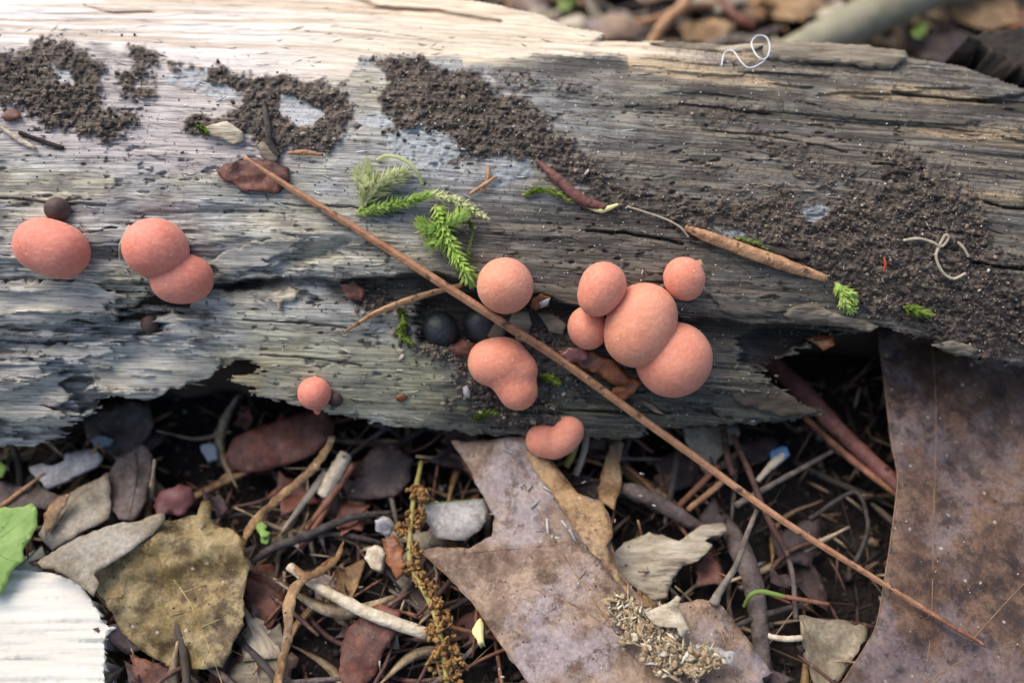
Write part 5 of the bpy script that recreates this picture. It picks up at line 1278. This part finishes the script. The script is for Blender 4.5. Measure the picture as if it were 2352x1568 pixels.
leaf('bark_scale', [(300, 1500), (330, 1510), (420, 1540), (400, 1600), (310, 1570)], [(350, 1540, 4)], 'bark_red', 'reddish scale peeking out below the folded leaf', 'bark scale', step=11, seed=39)
leaf('nut_shell', [(860, 1195), (878, 1182), (900, 1190), (910, 1210), (890, 1228), (866, 1222)], [(884, 1195, 11), (884, 1225, 8)], 'pale', 'rounded pale violet shell fragment beside the golden stalk', 'shell', step=7, seed=40, thick=1.2)
leaf('nut_shell', [(840, 1260), (860, 1250), (876, 1256), (880, 1280), (872, 1305), (850, 1300), (838, 1282)], [(860, 1255, 9.5), (860, 1300, 8)], 'twig_white', 'cream half shell below the violet one', 'shell', step=7, seed=41, thick=1.2)
leaf('bark_scale', [(878, 1240), (905, 1230), (925, 1260), (930, 1310), (915, 1330), (890, 1290)], [(900, 1280, 10)], 'husk', 'small rusty ridged scale right of the cream half shell', 'bark scale', step=8, seed=42, thick=.8)
leaf('nut_shell', [(1090, 1430), (1104, 1420), (1112, 1440), (1110, 1470), (1096, 1476), (1086, 1452)], [(1100, 1450, 9.5)], 'yellow', 'small yellow-white shell at the edge of the middle oak leaf', 'shell', step=7, seed=43, thick=1.5)
leaf('paper_scrap', [(920, 1440), (930, 1400), (950, 1400), (948, 1450)], [(935, 1430, 7)], 'pale', 'bluish white scrap beside the end of the bleached twig', 'scrap', step=8, seed=44) if False else None

# golden flower stalk
def catkin():
    pts = np.array([(968, 1060, 9.5), (950, 1150, 11.5), (942, 1230, 12), (945, 1300, 12), (990, 1390, 12), (1015, 1480, 11.5), (1030, 1600, 10)], float)
    n = 60
    p = catmull(pts, n); h = ground_h(p[:, 0], p[:, 1], p[:, 2] * .001)
    C3 = P(p[:, 0], p[:, 1], h)
    root = empty('flower_stalk', C3[-1], 'dry golden flower stalk with clustered buds left of the middle oak leaf', 'flower stalk')
    V, F = tube_geo(C3, 6 * S, 8, .15)
    mesh_obj('stem', V, F, M['moss_stem'], root)
    cl = [(956, 1128, 20), (940, 1196, 26), (962, 1180, 18), (925, 1215, 16), (950, 1262, 22), (944, 1300, 22), (965, 1330, 20), (985, 1352, 20), (1000, 1390, 22), (1020, 1420, 22), (1000, 1450, 22), (1026, 1480, 30), (1010, 1520, 30), (1050, 1530, 24), (1036, 1568, 30), (970, 1140, 16)]
    for cx, cy_, r in cl:
        m = 24
        ang = rng.random(m) * 6.28; rad = r * np.sqrt(rng.random(m)) * .9
        X_ = cx + rad * np.cos(ang); Y_ = cy_ + rad * np.sin(ang)
        zc_ = idw([tuple(q) for q in pts], X_, Y_) + rng.uniform(-1.2, 1.0, m)
        parts = []
        for a in range(m):
            c = G(X_[a], Y_[a], zc_[a] * .001)
            v = icosphere(1)[0]; ff = icosphere(1)[1]
            v = v * (1 + 1.1 * (rng.random((len(v), 1)) - .5)) * np.array([1, .75, .5]) * rng.uniform(4, 10) * S
            v = v @ rand_rot(1)[0].T + c
            parts.append((v, ff))
        V, F = merge(parts)
        mesh_obj('bud_cluster', V, F, M['gold'], root)
    return root
catkin()

# frayed pale crust on the middle oak leaf
def frass():
    reg = [(1400, 1365), (1440, 1360), (1490, 1400), (1545, 1385), (1560, 1420), (1590, 1470), (1640, 1500), (1660, 1520), (1600, 1560), (1500, 1540), (1440, 1470), (1400, 1430)]
    x = rng.uniform(1380, 1700, 8000); y = rng.uniform(1340, 1600, 8000)
    d_ = sdf(reg, x, y) + 60 * (fbm(x / 30, y / 30, 410, 3) - .5)
    k_ = d_ > rng.uniform(-6, 14, len(x)); x, y = x[k_], y[k_]
    z = 13.0 + 1.6 * fbm(x / 26, y / 26, 412, 3) + rng.uniform(0, .5, len(x))
    sz_ = (1.5 + 9 * rng.random(len(x)) ** 4) * S
    o = crumbs('frayed_crust', G(x, y, z * .001), sz_, pal(len(x), [(168, 148, 116), (196, 184, 156), (140, 120, 94), (214, 206, 190), (104, 84, 64)], [6, 4, 5, 1.2, 2]),
           'frayed pale fibrous crust of chewed wood on the middle oak leaf', stretch=(1.5, .9, .3), long_frac=.16)
frass()
leaf('paper_scrap', [(1484, 1402), (1530, 1388), (1556, 1366), (1566, 1372), (1560, 1400), (1584, 1450), (1566, 1462), (1556, 1440), (1530, 1440), (1500, 1430)], [(1500, 1410, 14.5), (1560, 1370, 17), (1575, 1455, 15.5)], 'pale_wood', 'torn buff paper-like scrap standing up on the frayed crust', 'scrap', step=8, seed=45, crinkle=.8)
leaf('paper_scrap', [(1600, 1480), (1640, 1486), (1690, 1500), (1684, 1530), (1640, 1520), (1606, 1508)], [(1640, 1500, 13.8)], 'pale', 'white crumpled scrap between the oak leaf and stalked leaf', 'scrap', step=8, seed=46, crinkle=.8)
# pale flecks on leaves
n = 26
fx = rng.uniform(1140, 1340, n); fy = rng.uniform(1100, 1260, n)
parts = []
FL = [(1155, 1028, 25, .5), (1205, 1110, 14, 2.6), (1212, 1125, 16, -.9), (1250, 1118, 22, .6), (1220, 1165, 24, -.7), (1256, 1190, 34, 1.5), (1290, 1195, 22, .9), (1308, 1215, 30, 1.1), (1222, 1185, 14, -.2), (1245, 1170, 8, 0), (1330, 1172, 10, .5), (1275, 1235, 12, 0), (1180, 1150, 12, 1.8)]
for (x, y, L_, an) in FL + [(rng.uniform(1120, 1500), rng.uniform(1080, 1560), rng.uniform(4, 10), rng.uniform(0, 3)) for _ in range(40)]:
    z = float(idw([(1040, 1015, 13), (1200, 1010, 15), (1300, 1100, 14), (1400, 1210, 13.5), (1470, 1380, 12.5), (1130, 1200, 11), (970, 1264, 12), (1060, 1360, 11), (1215, 1560, 10), (1300, 1350, 12), (1600, 1560, 11)], np.array(x), np.array(y))) + .8
    p0 = G(np.array([x, x + L_ * math.cos(an)]), np.array([y, y + L_ * math.sin(an)]), np.array([z, z]) * .001)
    parts.append(tube_geo(p0, (rng.uniform(2.6, 4.2) if L_ > 10.5 else rng.uniform(1.2, 2.4)) * S, 5, .3, flat=.5))
V, F = merge(parts)
tag(mesh_obj('wood_flecks', V, F, M['pale']), 'loose pale wood flecks scattered on the middle oak leaf', None, kind='stuff')

# dark bark chunk beyond the log, right
chip('bark_chunk', [(2228, 86), (2260, 76), (2352, 62), (2460, 60), (2460, 170), (2380, 172), (2345, 150), (2330, 160), (2310, 130), (2286, 120), (2256, 100)], 0, 120, 'bark_dark', 'dark jagged bark chunk jutting in behind the log', 'bark', amp=10, jag=7, step=9, seed=50)

# ------------------------------------------------------------------ behind the log
twig('branch', [(1700, 190, 12), (1830, 120, 14), (1960, 55, 15), (2080, 0, 16), (2300, -110, 16)], 46, 'branch', 'smooth thick grey-green branch lying behind the log', 'branch', taper=(.8, .9, 1, 1.05, 1.1), sides=28, rough=.05, n=60)
twig('twig', [(1490, 110, 12), (1520, 60, 14), (1570, 10, 14), (1600, -40, 13)], 13, 'needle_tan', 'pinkish tan twig leaning behind the pale broken tip of the log', taper=(.8, 1, 1, .8))
twig('twig', [(1420, 60, 8), (1500, 45, 10), (1570, 20, 10), (1640, 10, 9)], 8, 'needle_tan', 'thin tan twig crossing the leaning one')
leaf('green_sprout', [(1284, 18), (1290, -20), (1310, -60), (1350, -60), (1330, -10), (1316, 16), (1306, 30)], [(1290, 20, 14), (1320, -50, 20)], 'green_blade', 'green grass blade behind the pale broken tip', 'sprout', step=9, seed=51)
twig('stick', [(1620, 110, 8), (1700, 95, 10), (1790, 120, 9)], 16, 'twig_grey', 'blurred grey stick behind the white thread', 'stick')
twig('stick', [(1640, -10, 8), (1690, 40, 9), (1730, 60, 8)], 13, 'bark_red', 'brown stick between leaning twig and branch', 'stick')
BGL = [([(1330, 50), (1420, 30), (1480, 50), (1460, 90), (1380, 90)], 'leaf_grey', 'pale brown leaf behind the broken tip of the log', 8),
       ([(1560, 60), (1640, 40), (1690, 60), (1650, 100), (1570, 95)], 'leaf_tan', 'tan leaf lying left of the white thread', 8),
       ([(1580, -30), (1680, -40), (1720, 0), (1650, 30), (1590, 10)], 'leaf_under', 'pale leaf above the tan one behind the log', 7),
       ([(1750, -10), (1850, -30), (1900, 10), (1850, 50), (1780, 40)], 'leaf_tan', 'large tan leaf in front of the thick branch', 7),
       ([(1860, 30), (1930, 0), (1960, 30), (1900, 70)], 'pale_wood', 'buff chip close to the thick branch', 6),
       ([(2180, 20), (2250, -10), (2330, 0), (2352, 50), (2280, 70), (2200, 50)], 'leaf_tan', 'orange-tan leaf right of the branch', 8),
       ([(2260, 30), (2380, 20), (2420, 70), (2330, 90)], 'husk', 'rusty leaf overlapping the orange-tan one', 6),
       ([(2080, 90), (2200, 70), (2260, 110), (2300, 160), (2180, 150), (2100, 120)], 'leaf_dark', 'large dull purple-brown leaf between branch and dark bark', 9),
       ([(2150, -20), (2230, -40), (2260, -10), (2190, 10)], 'leaf_under', 'pale leaf at the far side of the branch', 8),
       ([(1440, -30), (1530, -60), (1560, -10), (1480, 10)], 'leaf_grey', 'grey leaf at the back near the grass blade', 7)]
for k_, (pl, mt, lb, z) in enumerate(BGL):
    c_ = np.mean(np.array(pl), 0)
    leaf('litter_leaf', pl, [(pl[0][0], pl[0][1], z), (c_[0], c_[1], z + 2), (pl[2][0], pl[2][1], z + 1)], mt, lb, 'leaf', step=11, seed=60 + k_, curl=2, jag=4)
sprig_mat = M['moss']
for k_, (x, y, lb) in enumerate([(2110, 75, 'small green sprout to the right of the branch'), (2118, 60, 'second green sprout behind the small one')]):
    leaf('sprout', [(x - 16, y), (x - 4, y - 16), (x + 14, y - 6), (x + 12, y + 12), (x - 6, y + 14)], [(x, y, 13)], 'green_blade', lb, 'sprout', step=7, seed=80 + k_)

# ------------------------------------------------------------------ loose litter filling the floor
def frag_mesh(name, mat, seed, kind):
    r = np.random.default_rng(seed)
    if kind == 'leaf':
        n = 11
        th = np.sort(r.random(n)) * 2 * np.pi
        rad = 0.007 * (.4 + .8 * r.random(n)); ex = r.uniform(.45, .8)
        pts = np.stack([rad * np.cos(th), rad * ex * np.sin(th)], -1)
        rings = [pts * s for s in (.35, .7, 1.0)]
        V = [np.zeros((1, 2))] + rings; V = np.vstack(V)
        ax, ay = r.uniform(-110, 110, 2)
        z = ax * V[:, 0] ** 2 + ay * V[:, 1] ** 2 + .0022 * (vnoise(V[:, 0] * 420 + seed, V[:, 1] * 420, 7) - .5)
        V = np.column_stack([V, z]); N_ = len(V)
        T = [(0, 1 + i, 1 + (i + 1) % n) for i in range(n)]; Q = []
        for k in range(2):
            for i in range(n):
                a = 1 + k * n + i; b = 1 + k * n + (i + 1) % n
                Q.append((a, a + n, b + n, b))
        V2 = V.copy(); V2[:, 2] -= .0003
        T2 = [(c, b, a) for a, b, c in T]; T = np.array(T + [tuple(i + N_ for i in t) for t in T2])
        Q2 = [tuple(i + N_ for i in q[::-1]) for q in Q]
        o_ = 1 + 2 * n
        rim = [(o_ + (i + 1) % n, o_ + i, o_ + i + N_, o_ + (i + 1) % n + N_) for i in range(n)]
        return mesh_data(name, np.vstack([V, V2]), [np.array(Q + Q2 + rim), T], mat)
    if kind == 'straw':
        n = 12; L_ = r.uniform(.012, .024); t = np.linspace(-.5, .5, n); w = .0011 * np.interp(t, [-.5, -.3, .3, .5], [.3, 1, .9, .2]) * r.uniform(.7, 1.3)
        tw = r.uniform(-1.5, 1.5) * t * 2; cx = t * L_; cyy = r.uniform(-.004, .004) * np.cos(t * 4); cz = r.uniform(-.003, .003) * np.cos(t * 5)
        rows = []
        for sgn, dz in ((-1, 0), (0, .00025), (1, 0), (0, -.0003)):
            rows.append(np.stack([cx, cyy + sgn * w * np.cos(tw) - dz * np.sin(tw), cz + sgn * w * np.sin(tw) + dz * np.cos(tw)], -1))
        V = np.stack(rows, 1).reshape(-1, 3); Q = []
        for i in range(n - 1):
            for j in range(4):
                Q.append((i * 4 + j, i * 4 + (j + 1) % 4, i * 4 + 4 + (j + 1) % 4, i * 4 + 4 + j))
        Q += [(0, 3, 2, 1), (n * 4 - 4, n * 4 - 3, n * 4 - 2, n * 4 - 1)]
        return mesh_data(name, V, [np.array(Q)], mat)
    L_ = r.uniform(.012, .026)
    p = np.array([(-L_ / 2, 0, 0), (0, r.uniform(-.12, .12) * L_, r.uniform(.02, .1) * L_), (L_ / 2, 0, 0)])
    rr = {'needle': .00036, 'stick': .00065}[kind] * r.uniform(.8, 1.3)
    V, F = tube_geo(catmull(p, 10), rr * np.interp(np.arange(10), [0, 2, 8, 9], [.6, 1, .9, .4]), 6, .2, seed=seed)
    return mesh_data(name, V, F, mat)

def mesh_data(name, V, F, mat):
    o = mesh_obj(name, V, F, mat, origin=np.zeros(3))
    me = o.data
    bpy.data.objects.remove(o)
    return me

FR = []
ADJ = ['brown', 'dark rounded', 'tan', 'grey-brown', 'red-brown', 'blackish ragged', 'buff woody', 'pale beige', 'red', 'dark maroon', 'tan', 'dusky', 'grey', 'blackish', 'grey-brown', 'dark woody', 'pale flat', 'tan curled', 'twisted pale']
for k_, (mt, kd) in enumerate([('leaf_brown', 'leaf'), ('leaf_dark', 'leaf'), ('leaf_tan', 'leaf'), ('leaf_grey', 'leaf'), ('bark_red', 'leaf'), ('leaf_dark', 'leaf'), ('pale_wood', 'leaf'), ('leaf_under', 'leaf'),
                               ('needle_red', 'needle'), ('needle_dark', 'needle'), ('needle_tan', 'needle'), ('needle_dark', 'needle'), ('twig_grey', 'stick'), ('twig_dark', 'stick'), ('root', 'stick'), ('chip_dark', 'stick'), ('straw', 'straw'), ('leaf_tan', 'straw'), ('straw', 'straw')]):
    FR.append((kd, frag_mesh('litter_' + kd, M[mt], 300 + k_, kd), ADJ[k_]))
NM = {'straw': ('straw_strip', 'straw'), 'leaf': ('leaf_fragment', 'leaf fragment'), 'needle': ('needle_fragment', 'needle'), 'stick': ('twig_fragment', 'twig')}
LBF = {'straw': '%s straw strip lying loose in the litter below the log', 'leaf': 'small curled %s leaf fragment lying loose in the litter below the log', 'needle': 'broken dry %s needle lying loose in the litter below the log', 'stick': 'short %s twig piece lying loose in the litter below the log'}
LBB = {'straw': '%s straw strip in the litter behind the log', 'leaf': 'small %s leaf fragment in the litter behind the log', 'needle': 'thin %s needle in the litter behind the log', 'stick': 'short %s twig piece in the litter behind the log'}
R2 = random.Random(11)
def scatter(cnt, area, lab, grp, wts, zlo, zhi, smin, smax, reject=None):
    c = 0
    while c < cnt:
        px_ = R2.uniform(area[0], area[2]); py_ = R2.uniform(area[1], area[3])
        if reject and reject(px_, py_): continue
        kd, me, aj = R2.choices(FR, wts)[0]
        z = R2.uniform(zlo, zhi)
        p = G(np.array(px_), np.array(py_), z)
        gz = float(GZ(p[0], p[1]))
        o = bpy.data.objects.new(NM[kd][0], me)
        o.location = (p[0], p[1], max(gz, 0) + z)
        o.rotation_euler = (R2.uniform(-.35, .35), R2.uniform(-.3, .3), R2.uniform(0, 6.28))
        s = R2.uniform(smin, smax); o.scale = (s, s, s)
        link(o); tag(o, lab[kd] % aj, NM[kd][1], aj + ' ' + grp[kd]); c += 1
GF = {'straw': 'straw strips below the log', 'leaf': 'leaf fragments below the log', 'needle': 'broken needles below the log', 'stick': 'twig pieces below the log'}
GB = {'straw': 'straw strips behind the log', 'leaf': 'leaf fragments behind the log', 'needle': 'needles behind the log', 'stick': 'twig pieces behind the log'}
WT = [2.4, 3.4, 1.0, 1.3, 1.6, 2.6, .6, .8, 4, 6, 3, 5, 2, 2.5, 2, 2, 3, 3, 3]
gapf = lambda x, y: (1560 < x < 2060 and 930 < y < 1540 and R2.random() < .72) or (330 < x < 560 and 920 < y < 1130 and R2.random() < .7)
scatter(560, (-150, 940, 2450, 1640), LBF, GF, WT, .001, .006, .45, 1.1, gapf)
scatter(260, (1150, -220, 2520, 260), LBB, GB, [3, 2, 4, 5, 1, 1, 4, 5, 2, 1, 3, 1, 4, 1, 2, 1, 5, 4, 5], .002, .007, .8, 1.9)

# crumbs on the ground
N = 16000
wx = rng.uniform(-.13, .15, N); wy = rng.uniform(-.07, .26, N)
keep = ~((wy > .012) & (wy < .05))
wx, wy = wx[keep], wy[keep]
sz = (.0003 + .0011 * rng.random(len(wx)) ** 3)
crumbs('litter_crumbs', np.stack([wx, wy, GZ(wx, wy) + sz * .4], -1), sz, pal(len(wx), [(40, 34, 30), (62, 50, 44), (92, 74, 60), (130, 110, 90), (176, 168, 160)], [5, 5, 3, 1.4, .5]), 'fine dark crumbs of humus and bark on the soil', long_frac=.3)
dp = np.vstack(DUST); sz = (.7 + 2.2 * rng.random(len(dp)) ** 3) * S
crumbs('leaf_dust', dp, sz, pal(len(dp), [(52, 44, 40), (92, 76, 62), (186, 176, 160), (130, 104, 80)], [5, 4, 2.4, 2]), 'specks of soil and pale wood dust lying on the fallen leaves', long_frac=.25)
N = 2600
wx = rng.uniform(-.12, .14, N); wy = np.where(rng.random(N) < .7, rng.uniform(-.065, .012, N), rng.uniform(.06, .24, N))
sz = rng.uniform(.0006, .0017, N)
crumbs('litter_fibres', np.stack([wx, wy, GZ(wx, wy) + rng.uniform(.0004, .0045, N)], -1), sz, pal(N, [(66, 52, 46), (104, 82, 66), (140, 114, 90), (172, 152, 124), (44, 38, 36)], [4, 4, 3, 2, 3]), 'thin broken fibres and needle bits matted through the litter', stretch=(2.2, .25, .2), long_frac=.3)
